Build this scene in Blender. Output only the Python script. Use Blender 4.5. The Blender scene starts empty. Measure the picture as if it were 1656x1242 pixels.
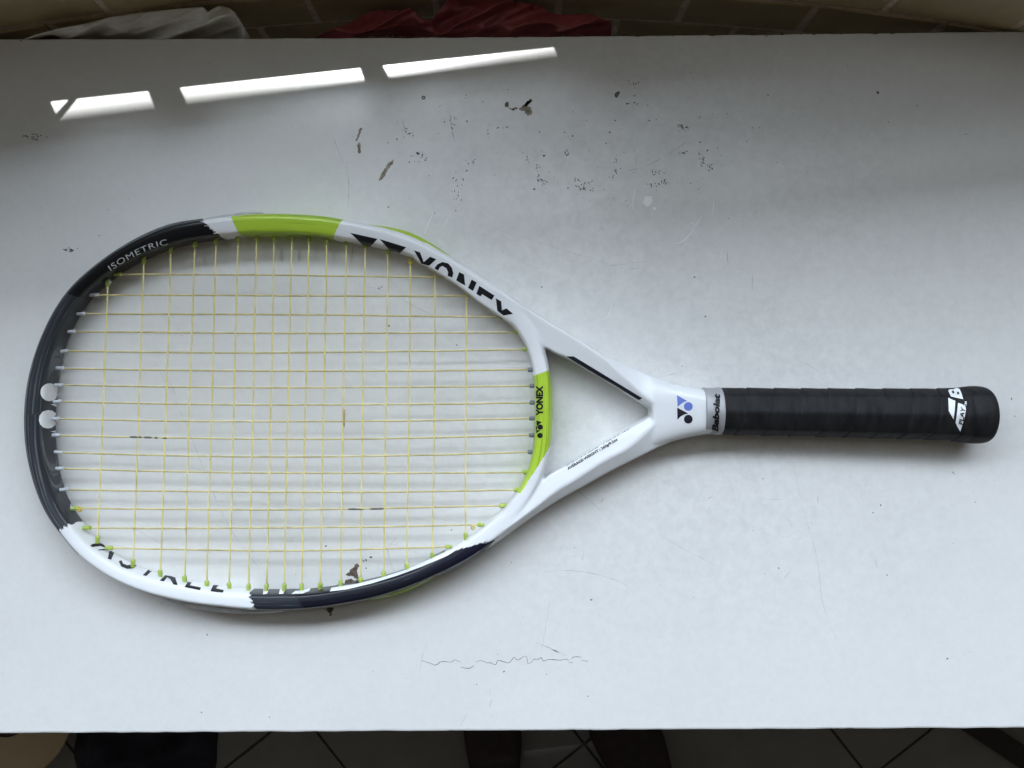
import bpy, bmesh, math, random
import numpy as np
from mathutils import Vector, Matrix, noise as mnoise
from mathutils.bvhtree import BVHTree
from mathutils.geometry import tessellate_polygon

R = math.radians
random.seed(11)
rng = np.random.default_rng(11)
scene = bpy.context.scene
col = scene.collection

# ------------------------------------------------------------------ camera
H = 0.597                      # camera height over the table top (metres)
F = 1341.0                     # focal length in photograph pixels (1656 wide)
CX, CY = 828.0, 621.0
cam = bpy.data.cameras.new('camera')
camo = bpy.data.objects.new('camera', cam)
col.objects.link(camo)
camo.location = (0, 0, H)
camo.rotation_euler = (0, 0, 0)
cam.sensor_fit = 'HORIZONTAL'
cam.sensor_width = 36.0
cam.lens = 36.0 * F / 1656.0
cam.clip_start = 0.01
cam.clip_end = 100
scene.camera = camo

# ------------------------------------------------------------------ world, lamps, exposure
world = bpy.data.worlds.new('World')
scene.world = world
world.use_nodes = True
bg = world.node_tree.nodes['Background']
bg.inputs[0].default_value = (1.0, 0.90, 0.75, 1)
bg.inputs[1].default_value = 0.085
scene.view_settings.view_transform = 'Standard'
scene.view_settings.look = 'None'
scene.view_settings.exposure = 0.0
scene.view_settings.gamma = 1.0

W0, WS = 0.31, 0.11            # window plane: y = W0 + WS * x
SUN = Vector((0.45, -1.0, -3.16))          # direction the sunlight travels
OV = 0.5                       # depth of the eave outside the window


def area(name, loc, rot, sx, sy, power, color):
    l = bpy.data.lights.new(name, 'AREA')
    l.shape = 'RECTANGLE'
    l.size, l.size_y = sx, sy
    l.energy = power
    l.color = color
    o = bpy.data.objects.new(name, l)
    o.location = loc
    o.rotation_euler = rot
    col.objects.link(o)
    return o


# daylight outside the window
area('window_daylight', (-0.15, W0 + OV - 0.02, 0.89), (R(-90), 0, math.atan(WS)), 3.4, 0.78, 97, (0.865, 0.99, 1.14))
# bright hazy sky just below the sun
gd = Vector((0.45, -1.0, -2.40)).normalized()
gl = area('hazy_sky_glow', Vector((-0.15, 0.15, 0)) - gd * 6.0, gd.to_track_quat('-Z', 'Y').to_euler(), 0.9, 0.5, 42, (0.88, 1.0, 1.12))
sl = bpy.data.lights.new('low_sunlight', 'SPOT')
sl.energy = 78000
sl.color = (0.97, 1.0, 1.0)
sl.shadow_soft_size = 0.11
sl.spot_size = R(2.15)
sl.spot_blend = 0.1
so = bpy.data.objects.new('low_sunlight', sl)
col.objects.link(so)
tgt = Vector((-0.15, 0.222, 0))
so.location = tgt - SUN.normalized() * 24.0
so.rotation_euler = SUN.to_track_quat('-Z', 'Y').to_euler()


# ------------------------------------------------------------------ helpers
def P(px, py, z=0.0):
    k = (H - z) / F
    return Vector(((px - CX) * k, -(py - CY) * k, z))


def new_mat(name):
    m = bpy.data.materials.new(name)
    m.use_nodes = True
    nt = m.node_tree
    return m, nt, nt.nodes['Principled BSDF']


def simple(name, colr, rough=0.5, metal=0.0, spec=0.5, coat=0.0, var=0.0, scale=40.0, bump=0.0, bscale=200.0):
    m, nt, b = new_mat(name)
    b.inputs['Base Color'].default_value = (*colr, 1)
    b.inputs['Roughness'].default_value = rough
    b.inputs['Metallic'].default_value = metal
    b.inputs['Specular IOR Level'].default_value = spec
    b.inputs['Coat Weight'].default_value = coat
    b.inputs['Coat Roughness'].default_value = 0.12
    tc = nt.nodes.new('ShaderNodeTexCoord')
    if var > 0:
        n = nt.nodes.new('ShaderNodeTexNoise')
        n.inputs['Scale'].default_value = scale
        n.inputs['Detail'].default_value = 6
        nt.links.new(tc.outputs['Object'], n.inputs['Vector'])
        r = nt.nodes.new('ShaderNodeMapRange')
        r.inputs['From Min'].default_value = 0.3
        r.inputs['From Max'].default_value = 0.7
        r.inputs['To Min'].default_value = 1 - var
        r.inputs['To Max'].default_value = 1 + var
        nt.links.new(n.outputs['Fac'], r.inputs['Value'])
        mul = nt.nodes.new('ShaderNodeVectorMath')
        mul.operation = 'SCALE'
        mul.inputs[0].default_value = colr
        nt.links.new(r.outputs['Result'], mul.inputs['Scale'])
        nt.links.new(mul.outputs['Vector'], b.inputs['Base Color'])
    if bump > 0:
        n2 = nt.nodes.new('ShaderNodeTexNoise')
        n2.inputs['Scale'].default_value = bscale
        n2.inputs['Detail'].default_value = 5
        nt.links.new(tc.outputs['Object'], n2.inputs['Vector'])
        bp = nt.nodes.new('ShaderNodeBump')
        bp.inputs['Strength'].default_value = bump
        bp.inputs['Distance'].default_value = 0.001
        nt.links.new(n2.outputs['Fac'], bp.inputs['Height'])
        nt.links.new(bp.outputs['Normal'], b.inputs['Normal'])
    return m


def link(name, me, mat=None, parent=None, smooth=True, loc=None):
    o = bpy.data.objects.new(name, me)
    col.objects.link(o)
    if mat is not None and len(me.materials) == 0:
        me.materials.append(mat)
    if smooth:
        me.shade_smooth()
    if parent is not None:
        o.parent = parent
    if loc is not None:
        o.location = loc
    return o


def mesh_of(name, verts, faces):
    me = bpy.data.meshes.new(name)
    me.from_pydata([tuple(v) for v in verts], [], [tuple(f) for f in faces])
    me.update()
    return me


def bm_mesh(name, bm):
    me = bpy.data.meshes.new(name)
    bmesh.ops.recalc_face_normals(bm, faces=bm.faces)
    bm.to_mesh(me)
    bm.free()
    return me


def empty(name, loc, label, cat, group=None):
    o = bpy.data.objects.new(name, None)
    o.empty_display_size = 0.05
    o.location = loc
    col.objects.link(o)
    return tag(o, label, cat, group)


def tag(o, label=None, cat=None, group=None, kind=None):
    if label: o['label'] = label
    if cat: o['category'] = cat
    if group: o['group'] = group
    if kind: o['kind'] = kind
    return o


def add_box(bm, x0, x1, y0, y1, z0, z1, mat=None):
    vs = [bm.verts.new((x, y, z)) for x in (x0, x1) for y in (y0, y1) for z in (z0, z1)]
    for f in ((0, 1, 3, 2), (4, 6, 7, 5), (0, 4, 5, 1), (2, 3, 7, 6), (0, 2, 6, 4), (1, 5, 7, 3)):
        bm.faces.new([vs[i] for i in f])
    if mat is not None:
        for v in vs: v.co = mat @ v.co


def box_mesh(name, x0, x1, y0, y1, z0, z1, bev=0.0, mat=None):
    bm = bmesh.new()
    add_box(bm, x0, x1, y0, y1, z0, z1, mat)
    if bev > 0:
        bmesh.ops.bevel(bm, geom=bm.edges[:], offset=bev, segments=2, affect='EDGES', profile=0.7)
    return bm_mesh(name, bm)


def loft(sections, close_u=True, close_v=False, caps=True):
    """sections: list of rings (lists of Vector) -> verts, faces"""
    n = len(sections[0])
    verts = [v for s in sections for v in s]
    faces = []
    m = len(sections)
    for i in range(m if close_v else m - 1):
        a, b = i * n, ((i + 1) % m) * n
        for j in range(n if close_u else n - 1):
            k = (j + 1) % n
            faces.append((a + j, a + k, b + k, b + j))
    if caps and not close_v:
        faces.append(tuple(range(n))[::-1])
        faces.append(tuple((m - 1) * n + j for j in range(n)))
    return verts, faces


def tube_mesh(name, pts, r, n=6, closed_ends=True):
    secs = []
    for i, p in enumerate(pts):
        a = pts[max(i - 1, 0)]
        b = pts[min(i + 1, len(pts) - 1)]
        t = (b - a).normalized()
        up = Vector((0, 0, 1)) if abs(t.z) < 0.9 else Vector((1, 0, 0))
        s = t.cross(up).normalized()
        u = s.cross(t)
        rr = r[i] if isinstance(r, (list, tuple)) else r
        secs.append([p + s * (rr * math.cos(2 * math.pi * j / n)) + u * (rr * math.sin(2 * math.pi * j / n)) for j in range(n)])
    v, f = loft(secs)
    return mesh_of(name, v, f)


def catmull(pts, n=8):
    out = []
    q = [pts[0]] + list(pts) + [pts[-1]]
    for i in range(1, len(q) - 2):
        p0, p1, p2, p3 = [np.array(a, float) for a in q[i - 1:i + 3]]
        for k in range(n):
            t = k / n
            out.append(0.5 * (2 * p1 + (p2 - p0) * t + (2 * p0 - 5 * p1 + 4 * p2 - p3) * t * t + (3 * p1 - p0 - 3 * p2 + p3) * t ** 3))
    out.append(np.array(pts[-1], float))
    return out


# ------------------------------------------------------------------ materials
def table_material():
    m, nt, b = new_mat('white_laminate')
    L, N = nt.links.new, nt.nodes.new
    tc = N('ShaderNodeTexCoord')

    def nz(scale, detail=6, rough=0.6, stretch=None, dist=0.0):
        n = N('ShaderNodeTexNoise')
        n.inputs['Scale'].default_value = scale
        n.inputs['Detail'].default_value = detail
        n.inputs['Roughness'].default_value = rough
        n.inputs['Distortion'].default_value = dist
        if stretch:
            mp = N('ShaderNodeMapping')
            mp.inputs['Scale'].default_value = stretch[:3]
            if len(stretch) > 3: mp.inputs['Rotation'].default_value = (0, 0, stretch[3])
            L(tc.outputs['Object'], mp.inputs['Vector'])
            L(mp.outputs['Vector'], n.inputs['Vector'])
        else:
            L(tc.outputs['Object'], n.inputs['Vector'])
        return n.outputs['Fac']

    def mr(v, a, c, lo, hi):
        r = N('ShaderNodeMapRange')
        r.inputs['From Min'].default_value = a
        r.inputs['From Max'].default_value = c
        r.inputs['To Min'].default_value = lo
        r.inputs['To Max'].default_value = hi
        L(v, r.inputs['Value'])
        return r.outputs['Result']

    def mul(a, c):
        n = N('ShaderNodeMath'); n.operation = 'MULTIPLY'
        L(a, n.inputs[0]); L(c, n.inputs[1])
        return n.outputs[0]
    big = mr(nz(7, 4), 0.2, 0.8, 0.965, 1.025)
    mid = mr(nz(38, 8, 0.65, dist=0.15), 0.2, 0.8, 1.012, 0.972)
    fine = mr(nz(190, 6, 0.7), 0.3, 0.8, 1.015, 0.955)
    scuff = mr(nz(60, 8, 0.75, (1, 7, 1, 0.6)), 0.60, 0.74, 1.0, 0.94)
    scuff2 = mr(nz(55, 8, 0.75, (9, 1, 1, 0.25)), 0.62, 0.75, 1.0, 0.94)
    f = mul(mul(mul(mul(big, mid), fine), scuff), scuff2)
    wear = mr(nz(95, 9, 0.8, dist=0.3), 0.42, 0.70, 1.02, 0.88)
    dist = N('ShaderNodeVectorMath'); dist.operation = 'DISTANCE'
    L(tc.outputs['Object'], dist.inputs[0]); dist.inputs[1].default_value = (0.12, 0.06, 0.03)
    near = mr(dist.outputs['Value'], 0.13, 0.30, 1.0, 0.06)
    zone = mul(near, mr(nz(9, 4), 0.3, 0.6, 0.25, 1.0))
    wz = N('ShaderNodeMix'); wz.inputs[2].default_value = 1.0
    L(zone, wz.inputs[0]); L(wear, wz.inputs[3])
    f = mul(f, wz.outputs[0])
    sc = N('ShaderNodeVectorMath'); sc.operation = 'SCALE'
    sc.inputs[0].default_value = (0.75, 0.74, 0.722)
    L(f, sc.inputs['Scale'])
    L(sc.outputs['Vector'], b.inputs['Base Color'])
    b.inputs['Roughness'].default_value = 0.24
    b.inputs['Specular IOR Level'].default_value = 0.5
    bp = N('ShaderNodeBump')
    bp.inputs['Strength'].default_value = 0.06
    bp.inputs['Distance'].default_value = 0.0006
    L(nz(420, 3), bp.inputs['Height'])
    L(bp.outputs['Normal'], b.inputs['Normal'])
    return m


M_table = table_material()
M_edge = simple('raw_board_edge', (0.18, 0.12, 0.075), 0.9, var=0.4, scale=90)
M_chip = simple('bare_chipboard', (0.115, 0.085, 0.06), 0.9, var=0.6, scale=420, bump=0.8, bscale=700)
M_chip2 = simple('worn_chipboard', (0.25, 0.215, 0.17), 0.9, var=0.5, scale=420)
M_speck = simple('dark_speck', (0.10, 0.098, 0.094), 0.8, var=0.5, scale=300)
M_scr = simple('pencil_grey', (0.54, 0.54, 0.54), 0.7, var=0.3, scale=160)
M_scr_dark = simple('crack_grey', (0.16, 0.16, 0.17), 0.8, var=0.3, scale=200)
M_spot = simple('chalky_white', (0.86, 0.86, 0.85), 0.8, var=0.06, scale=260)
M_scr_light = simple('pale_scratch', (0.80, 0.80, 0.79), 0.6)
M_white = simple('white_paint', (0.76, 0.77, 0.79), 0.28, coat=0.6)
M_whiteprint = simple('white_print', (0.78, 0.79, 0.80), 0.35)
M_black = simple('black_print', (0.006, 0.0065, 0.009), 0.45, spec=0.25)
M_greyprint = simple('grey_print', (0.25, 0.26, 0.28), 0.5)
M_silverprint = simple('silver_print', (0.55, 0.56, 0.58), 0.4)
M_navy = simple('navy_print', (0.007, 0.0075, 0.018), 0.4)
M_blue = simple('blue_print', (0.13, 0.19, 0.55), 0.3)
M_string = simple('yellow_string', (0.57, 0.48, 0.21), 0.4, var=0.2, scale=120)
M_cross = simple('pale_string', (0.76, 0.67, 0.29), 0.35, var=0.12, scale=90)
M_ink = simple('black_string_mark', (0.13, 0.12, 0.10), 0.6)
M_stringbrown = simple('brown_string_mark', (0.40, 0.32, 0.18), 0.6)
M_lime = simple('lime_plastic', (0.37, 0.47, 0.085), 0.4, var=0.15, scale=300)
M_clear = simple('grey_plastic', (0.50, 0.51, 0.54), 0.35, var=0.1, scale=300)
M_clear.node_tree.nodes['Principled BSDF'].inputs['Subsurface Weight'].default_value = 0.0
M_guard = simple('bumper_grey', (0.11, 0.115, 0.12), 0.5, var=0.25, scale=160)
M_guardlight = simple('bumper_clear', (0.42, 0.42, 0.42), 0.4, var=0.2, scale=160)
M_limestrip = simple('lime_strip', (0.38, 0.54, 0.06), 0.35)
M_metal = simple('brushed_silver', (0.40, 0.40, 0.41), 0.6, metal=0.35, var=0.08, scale=90)
M_tile = simple('olive_wall_tile', (0.50, 0.42, 0.26), 0.28, var=0.18, scale=30)
M_grout = simple('wall_grout', (0.80, 0.70, 0.60), 0.9, var=0.2, scale=200)
M_floor = simple('floor_tile', (0.20, 0.20, 0.195), 0.35, var=0.08, scale=20)
M_fgrout = simple('floor_grout', (0.07, 0.068, 0.06), 0.9, var=0.2, scale=90)
M_frame = simple('window_white', (0.62, 0.62, 0.60), 0.5, var=0.05)
M_eave = simple('eave_plaster', (0.4, 0.39, 0.36), 0.8, var=0.1)


def fabric(name, c, rough=0.55, var=0.2):
    return simple(name, c, rough, var=var, scale=60, bump=0.3, bscale=260)


M_whitebag = fabric('white_bag', (0.86, 0.855, 0.84), 0.45, 0.06)
M_redbag = fabric('red_bag', (0.34, 0.07, 0.075), 0.4, 0.2)
M_trouser = fabric('dark_trouser', (0.022, 0.018, 0.018), 0.9)
M_shoe = fabric('dark_shoe', (0.03, 0.02, 0.02), 0.7)
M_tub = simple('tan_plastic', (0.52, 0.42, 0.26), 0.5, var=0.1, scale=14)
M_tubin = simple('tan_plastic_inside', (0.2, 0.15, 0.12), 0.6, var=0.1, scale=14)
M_cloth = fabric('dark_cloth', (0.02, 0.02, 0.035), 0.9)
M_bar = simple('dark_bar', (0.012, 0.012, 0.012), 0.6, var=0.2)


def grip_material():
    m, nt, b = new_mat('black_grip')
    L, N = nt.links.new, nt.nodes.new
    tc = N('ShaderNodeTexCoord')
    n = N('ShaderNodeTexNoise'); n.inputs['Scale'].default_value = 90; n.inputs['Detail'].default_value = 8
    mp = N('ShaderNodeMapping'); mp.inputs['Scale'].default_value = (2.2, 0.6, 1)
    L(tc.outputs['Object'], mp.inputs['Vector']); L(mp.outputs['Vector'], n.inputs['Vector'])
    cr = N('ShaderNodeValToRGB')
    cr.color_ramp.elements[0].position = 0.35
    cr.color_ramp.elements[0].color = (0.007, 0.007, 0.008, 1)
    cr.color_ramp.elements[1].position = 0.75
    cr.color_ramp.elements[1].color = (0.019, 0.0185, 0.019, 1)
    L(n.outputs['Fac'], cr.inputs['Fac']); L(cr.outputs['Color'], b.inputs['Base Color'])
    b.inputs['Roughness'].default_value = 0.6
    b.inputs['Specular IOR Level'].default_value = 0.2
    n2 = N('ShaderNodeTexNoise'); n2.inputs['Scale'].default_value = 700; n2.inputs['Detail'].default_value = 3
    L(tc.outputs['Object'], n2.inputs['Vector'])
    bp = N('ShaderNodeBump'); bp.inputs['Strength'].default_value = 0.35; bp.inputs['Distance'].default_value = 0.0005
    n3 = N('ShaderNodeTexNoise'); n3.inputs['Scale'].default_value = 60; n3.inputs['Detail'].default_value = 5
    mp3 = N('ShaderNodeMapping'); mp3.inputs['Scale'].default_value = (3.0, 0.5, 1.0); mp3.inputs['Rotation'].default_value = (0, 0, 0.25)
    L(tc.outputs['Object'], mp3.inputs['Vector']); L(mp3.outputs['Vector'], n3.inputs['Vector'])
    bp3 = N('ShaderNodeBump'); bp3.inputs['Strength'].default_value = 0.5; bp3.inputs['Distance'].default_value = 0.0012
    L(n3.outputs['Fac'], bp3.inputs['Height']); L(bp3.outputs['Normal'], bp.inputs['Normal'])
    L(n2.outputs['Fac'], bp.inputs['Height']); L(bp.outputs['Normal'], b.inputs['Normal'])
    return m


M_grip = grip_material()

# ------------------------------------------------------------------ setting: floor
FLOOR = -0.75
floor = empty('floor', (0, 0, FLOOR), None, None)
floor['kind'] = 'structure'
link('grout_bed', box_mesh('grout_bed', -4, 4, -4, 4, -0.05, -0.004), M_fgrout, floor, smooth=False)
ang = R(38.2)
du = Vector((math.cos(ang), math.sin(ang), 0))         # direction of the "/" joints
dv = Vector((math.sin(ang), -math.cos(ang), 0))        # direction of the "\" joints
corner = P(945, 1203, FLOOR)
TS = 0.330
tile_me = box_mesh('floor_tile', 0.002, TS - 0.002, 0.002, TS - 0.002, -0.008, 0.0, 0.0012)
tile_me.materials.append(M_floor)
for i in range(-6, 6):
    for j in range(-6, 6):
        p = corner + du * (i * TS) - dv * (j * TS)
        c = p + du * TS / 2 - dv * TS / 2
        if abs(c.x) > 1.3 or c.y < -1.35 or c.y > 0.35: continue
        o = link('floor_tile', tile_me, None, floor, smooth=False)
        o.location = (p.x, p.y, 0)
        o.rotation_euler = (0, 0, ang)
FT = FLOOR

# ------------------------------------------------------------------ tiled wall
RW = 2.18
WX, WY = -0.010, 0.288 - RW
wall = empty('tiled_wall', (WX, 0.288, FLOOR), 'curved wall of olive brick tiles with pale joints behind the table', 'wall')
wbase = Vector((WX, 0.288, FLOOR))


def arc(phi, r):
    return Vector((WX + r * math.sin(phi), WY + r * math.cos(phi), 0))


ZTOP = 0.092
secs = []
for i in range(61):
    ph = -0.36 + 0.72 * i / 60
    a, b = arc(ph, RW + 0.0004), arc(ph, RW + 0.02)
    secs.append([Vector((a.x, a.y, FLOOR + 0.001)) - wbase, Vector((b.x, b.y, FLOOR + 0.001)) - wbase,
                 Vector((b.x, b.y, ZTOP)) - wbase, Vector((a.x, a.y, ZTOP)) - wbase])
v, f = loft(secs)
link('grout', mesh_of('grout', v, f), M_grout, wall, smooth=False)
COURSE, PITCH = 0.0475, 0.0938
J = 0.0056                     # joint width
tile_w = box_mesh('wall_tile', -PITCH / 2 + J / 2, PITCH / 2 - J / 2, -0.0012, 0.004, -COURSE / 2 + J / 2, COURSE / 2 - J / 2, 0.0009)
tile_w.materials.append(M_tile)
phi0 = (0.2233 - WX) / RW
for row in range(-6, 2):
    zc = -0.0055 + (row + 0.5) * COURSE
    # row -1 is the course between the joints seen just above and at the table edge
    off = 0.0 if row % 2 else 0.5
    for k in range(-12, 10):
        ph = phi0 + (k + 0.5 + off) * PITCH / RW
        if abs(ph) > 0.33: continue
        p = arc(ph, RW) - wbase
        o = link('wall_tile', tile_w, None, wall, smooth=False)
        jig = random.uniform(-0.0003, 0.0003)
        o.location = (p.x, p.y + jig, zc - FLOOR)
        o.rotation_euler = (R(random.uniform(-0.3, 0.3)), 0, -ph + R(random.uniform(-0.2, 0.2)))


# ------------------------------------------------------------------ window in the wall above (source of the light)
def backproject(px, py):
    """point of the window plane whose sun ray lands on this spot of the table"""
    t = P(px, py, 0)
    q = (W0 + WS * t.x - t.y) / (1 + WS * SUN.x)
    return Vector((t.x - SUN.x * q, t.y + q, -SUN.z * q))


tops = [backproject(*p) for p in ((125, 149), (240, 139), (292, 134), (580, 102), (615, 98), (890, 66))]
ZS = sum(t.z for t in tops) / len(tops)
b_l = backproject(105, 175); b_r = backproject(895, 73)
wrot = math.atan(WS)
win = empty('window', (0, W0, ZS), 'white framed window in the wall above the tiles, letting the daylight in', 'window')
wm = Matrix.Rotation(wrot, 4, 'Z')


def wbox(name, x0, x1, z0, z1, y0=0.0, y1=0.012, mat=None):
    """box in the window plane; x given in world x, z in world height"""
    c = math.cos(wrot)
    me = box_mesh(name, x0 / c, x1 / c, y0, y1, z0 - ZS, z1 - ZS, 0.0008, wm)
    return link(name, me, mat or M_frame, win, smooth=False)


xm1 = (backproject(246, 158).x, backproject(291, 154).x)
xm2 = (backproject(584, 118).x, backproject(614, 114).x)
xr = backproject(895, 85).x
xl = backproject(80, 168).x
ZR = 0.37
wbox('sill', xl - 0.02, xr + 0.02, ZS - 0.03, ZS, -0.004, 0.056)
wbox('apron_panel', -1.6, xl - 0.0195, 0.16, ZR, 0.001, 0.019)
wbox('apron_panel', xr + 0.0195, 1.6, 0.16, ZR, 0.001, 0.019)
wbox('mullion', xm1[0], xm1[1], ZS, 1.8)
wbox('mullion', xm2[0], xm2[1], ZS, 1.8)
wbox('jamb', xl - 0.02, xl, ZS, 1.8)
wbox('jamb', xr, xr + 0.02, ZS, 1.8)
for (xa_, xb_) in ((xl, xm1[0]), (xm1[1], xm2[0]), (xm2[1], xr)):
    wbox('light_blocker', xa_ + 0.0005, xb_ - 0.0005, ZS + 0.085, ZR, 0.002, 0.010)  # panels added above the sun gap to cut excess light on the table
# slanting rod added so its shadow breaks the left end of the sun strip
s0, s1 = backproject(98, 186), backproject(126, 155)
dr = (s1 - s0) * 0.25
link('shadow_rod', tube_mesh('shadow_rod', [s0 - dr - Vector((0, W0, ZS)), s1 + dr - Vector((0, W0, ZS))], 0.0022, 8), M_frame, win)
# low wall that carries the window, below the tiles' top line
lw = box_mesh('window_wall', -1.6, 1.6, 0.0, 0.035, FLOOR, ZS - 0.031, 0, wm)
lwo = link('window_wall', lw, M_eave, None, smooth=False, loc=(0, W0 + 0.02, 0))
tag(lwo, 'plain wall under the window, hidden behind the curved tiles', 'wall')
# eave outside: its slightly sloping front edge cuts the sunlight off above the sill
OT = OV / (1 + WS * SUN.x)
x_l = b_l.x - SUN.x * OT; x_r = b_r.x - SUN.x * OT
z_l = b_l.z + OT * 3.16; z_r = b_r.z + OT * 3.16
sl_e = (z_r - z_l) / (x_r - x_l)
vs, fs = [], []
for x in (-2.2, 2.2):
    ze = z_l + sl_e * (x - x_l)
    for (yy, dz) in ((OV, 0.0), (OV, 0.05), (-0.02, 0.05), (-0.02, 0.0)):
        vs.append((x, W0 + WS * x + yy * (1.0), ze + dz))
fs = [(0, 1, 2, 3), (7, 6, 5, 4), (0, 4, 5, 1), (1, 5, 6, 2), (2, 6, 7, 3), (3, 7, 4, 0)]
ev = link('eave', mesh_of('eave', vs, fs), M_eave, None, smooth=False)
tag(ev, 'plastered eave over the outside of the window', 'eave')

# ------------------------------------------------------------------ table
tbl = empty('table', (0, 0, -0.03), 'white laminate table top with chips, specks and scratches under the racket', 'table')
tz = Vector((0, 0, 0.03))


def edge_y(x, top):
    t = (x + 0.37) / 0.74
    if top:
        y = 0.2483 + 0.0058 * t - 0.0012 * math.sin(t * math.pi)
    else:
        y = -0.2519 + 0.0040 * t
    n = mnoise.noise(Vector((x * 60, 3.1 if top else 9.7, 0))) * 0.0004
    n += max(0, mnoise.noise(Vector((x * 170, 13.1 if top else 29.7, 0))) - 0.35) * (-0.0022 if top else 0.0009)
    return y + n


nx = 900
vs, fs = [], []
for i in range(nx + 1):
    x = -1.1 + 2.2 * i / nx
    yt, yb = edge_y(x, True), edge_y(x, False)
    ring = [(yb, -0.022), (yb, -0.0016), (yb + 0.0005, -0.0004), (yb + 0.0016, 0.0), (0.0, 0.0),
            (yt - 0.0009, 0.0), (yt - 0.0002, -0.0003), (yt, -0.001), (yt, -0.022)]
    for (y, z) in ring: vs.append((x, y, z + 0.03))
n = 9
for i in range(nx):
    for j in range(n):
        k = (j + 1) % n
        fs.append((i * n + j, (i + 1) * n + j, (i + 1) * n + k, i * n + k))
fs.append(tuple(range(n))); fs.append(tuple(nx * n + j for j in range(n))[::-1])
me = mesh_of('table_top', vs, fs)
me.materials.append(M_table); me.materials.append(M_edge)
for p in me.polygons:
    zs = [me.vertices[i].co.z for i in p.vertices]
    if max(zs) < 0.0295 and len(p.vertices) == 4: p.material_index = 1
link('table_top', me, None, tbl, smooth=False)
legm = box_mesh('table_leg', -0.02, 0.02, -0.02, 0.02, FLOOR + 0.03 + 0.001, 0.0078, 0.002)
legm.materials.append(M_frame)
for (x, y) in ((-1.02, 0.19), (-1.02, -0.19), (1.02, 0.19), (1.02, -0.19)):
    link('table_leg', legm, None, tbl, smooth=False, loc=(x, y, 0))

ZM = 0.00012


def fan_poly(bm, pts, z=ZM):
    vs = [bm.verts.new((p.x, p.y, z + 0.03)) for p in pts]
    try: bm.faces.new(vs)
    except ValueError: pass


def blob(bm, px, py, rx, ry=None, a=0.0, n=11, rag=0.35, z=ZM):
    ry = ry or rx
    pts = []
    for i in range(n):
        t = 2 * math.pi * i / n
        s = 1 + random.uniform(-rag, rag)
        x, y = rx * s * math.cos(t), ry * s * math.sin(t)
        pts.append(P(px + x * math.cos(a) - y * math.sin(a), py + x * math.sin(a) + y * math.cos(a)))
    fan_poly(bm, pts[::-1], z)


def ribbon(bm, pts, w, z=ZM, taper=True):
    """pts in photograph pixels, w half-width in pixels"""
    n = len(pts)
    prev = None
    for i in range(n):
        a = np.array(pts[max(i - 1, 0)], float); b = np.array(pts[min(i + 1, n - 1)], float)
        t = (b - a) / (np.linalg.norm(b - a) + 1e-9)
        nn = np.array((-t[1], t[0]))
        ww = w * (0.55 + 0.45 * math.sin(math.pi * (i + 0.3) / n)) * random.uniform(0.7, 1.25) if taper else w
        l = np.array(pts[i]) + nn * ww; r = np.array(pts[i]) - nn * ww
        cur = [bm.verts.new((*P(*q).xy, z + 0.03)) for q in (l, r)]
        if prev: bm.faces.new((prev[0], cur[0], cur[1], prev[1]))
        prev = cur


def ragged(pts, amp=0.9, n=5):
    out = []
    for i in range(len(pts)):
        a = np.array(pts[i], float); b = np.array(pts[(i + 1) % len(pts)], float)
        for k in range(n):
            q = a + (b - a) * k / n + rng.normal(0, amp, 2) * (0.4 if k == 0 else 1)
            out.append(P(*q))
    return out


def chip(polys, mat, amp=0.9, name='chip'):
    bm = bmesh.new()
    for pl in polys:
        pts = ragged(pl, amp)
        vs = [bm.verts.new((p.x, p.y, ZM + 0.03)) for p in pts]
        es = [bm.edges.new((vs[i], vs[(i + 1) % len(vs)])) for i in range(len(vs))]
        bmesh.ops.triangle_fill(bm, use_beauty=True, edges=es)
    for fc in bm.faces:
        if fc.normal.z < 0: fc.normal_flip()
    me = bpy.data.meshes.new(name)
    bm.to_mesh(me); bm.free()
    return link(name, me, mat, tbl, smooth=False)


chip([[(586, 207), (581, 220), (577, 229), (575, 228), (579, 216), (582, 207)]], M_chip2, 0.7)
chip([[(580, 230), (583, 233), (583, 241), (584, 246), (580, 249), (578, 244), (578, 234)]], M_chip2, 0.7)
chip([[(636, 258), (634, 267), (627, 276), (620, 287), (612, 296), (614, 288), (622, 273), (629, 263)]], M_chip2, 0.9)
chip([[(858, 161), (861, 164), (853, 172), (860, 174), (860, 184), (852, 187), (848, 180), (838, 178), (845, 171)]], M_chip2, 1.1)
chip([[(815, 168), (821, 165), (823, 170), (818, 175)]], M_chip, 0.8)
chip([[(823, 174), (829, 176), (834, 172), (838, 175), (829, 179)]], M_chip, 0.8)
chip([[(858, 160), (861, 163), (852, 172), (846, 173), (850, 167)]], M_chip, 0.8)
chip([[(559, 930), (568, 920), (577, 911), (581, 914), (577, 922), (580, 938), (570, 932)]], M_chip, 0.8)
chip([[(556, 947), (560, 937), (566, 936), (575, 939), (583, 936), (582, 946)]], M_chip, 0.8)
chip([[(524, 984), (540, 983), (537, 990), (535, 997), (531, 990)]], M_chip, 0.7)
chip([[(540, 948), (548, 944), (556, 943), (556, 949)]], M_chip, 0.6)

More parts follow.
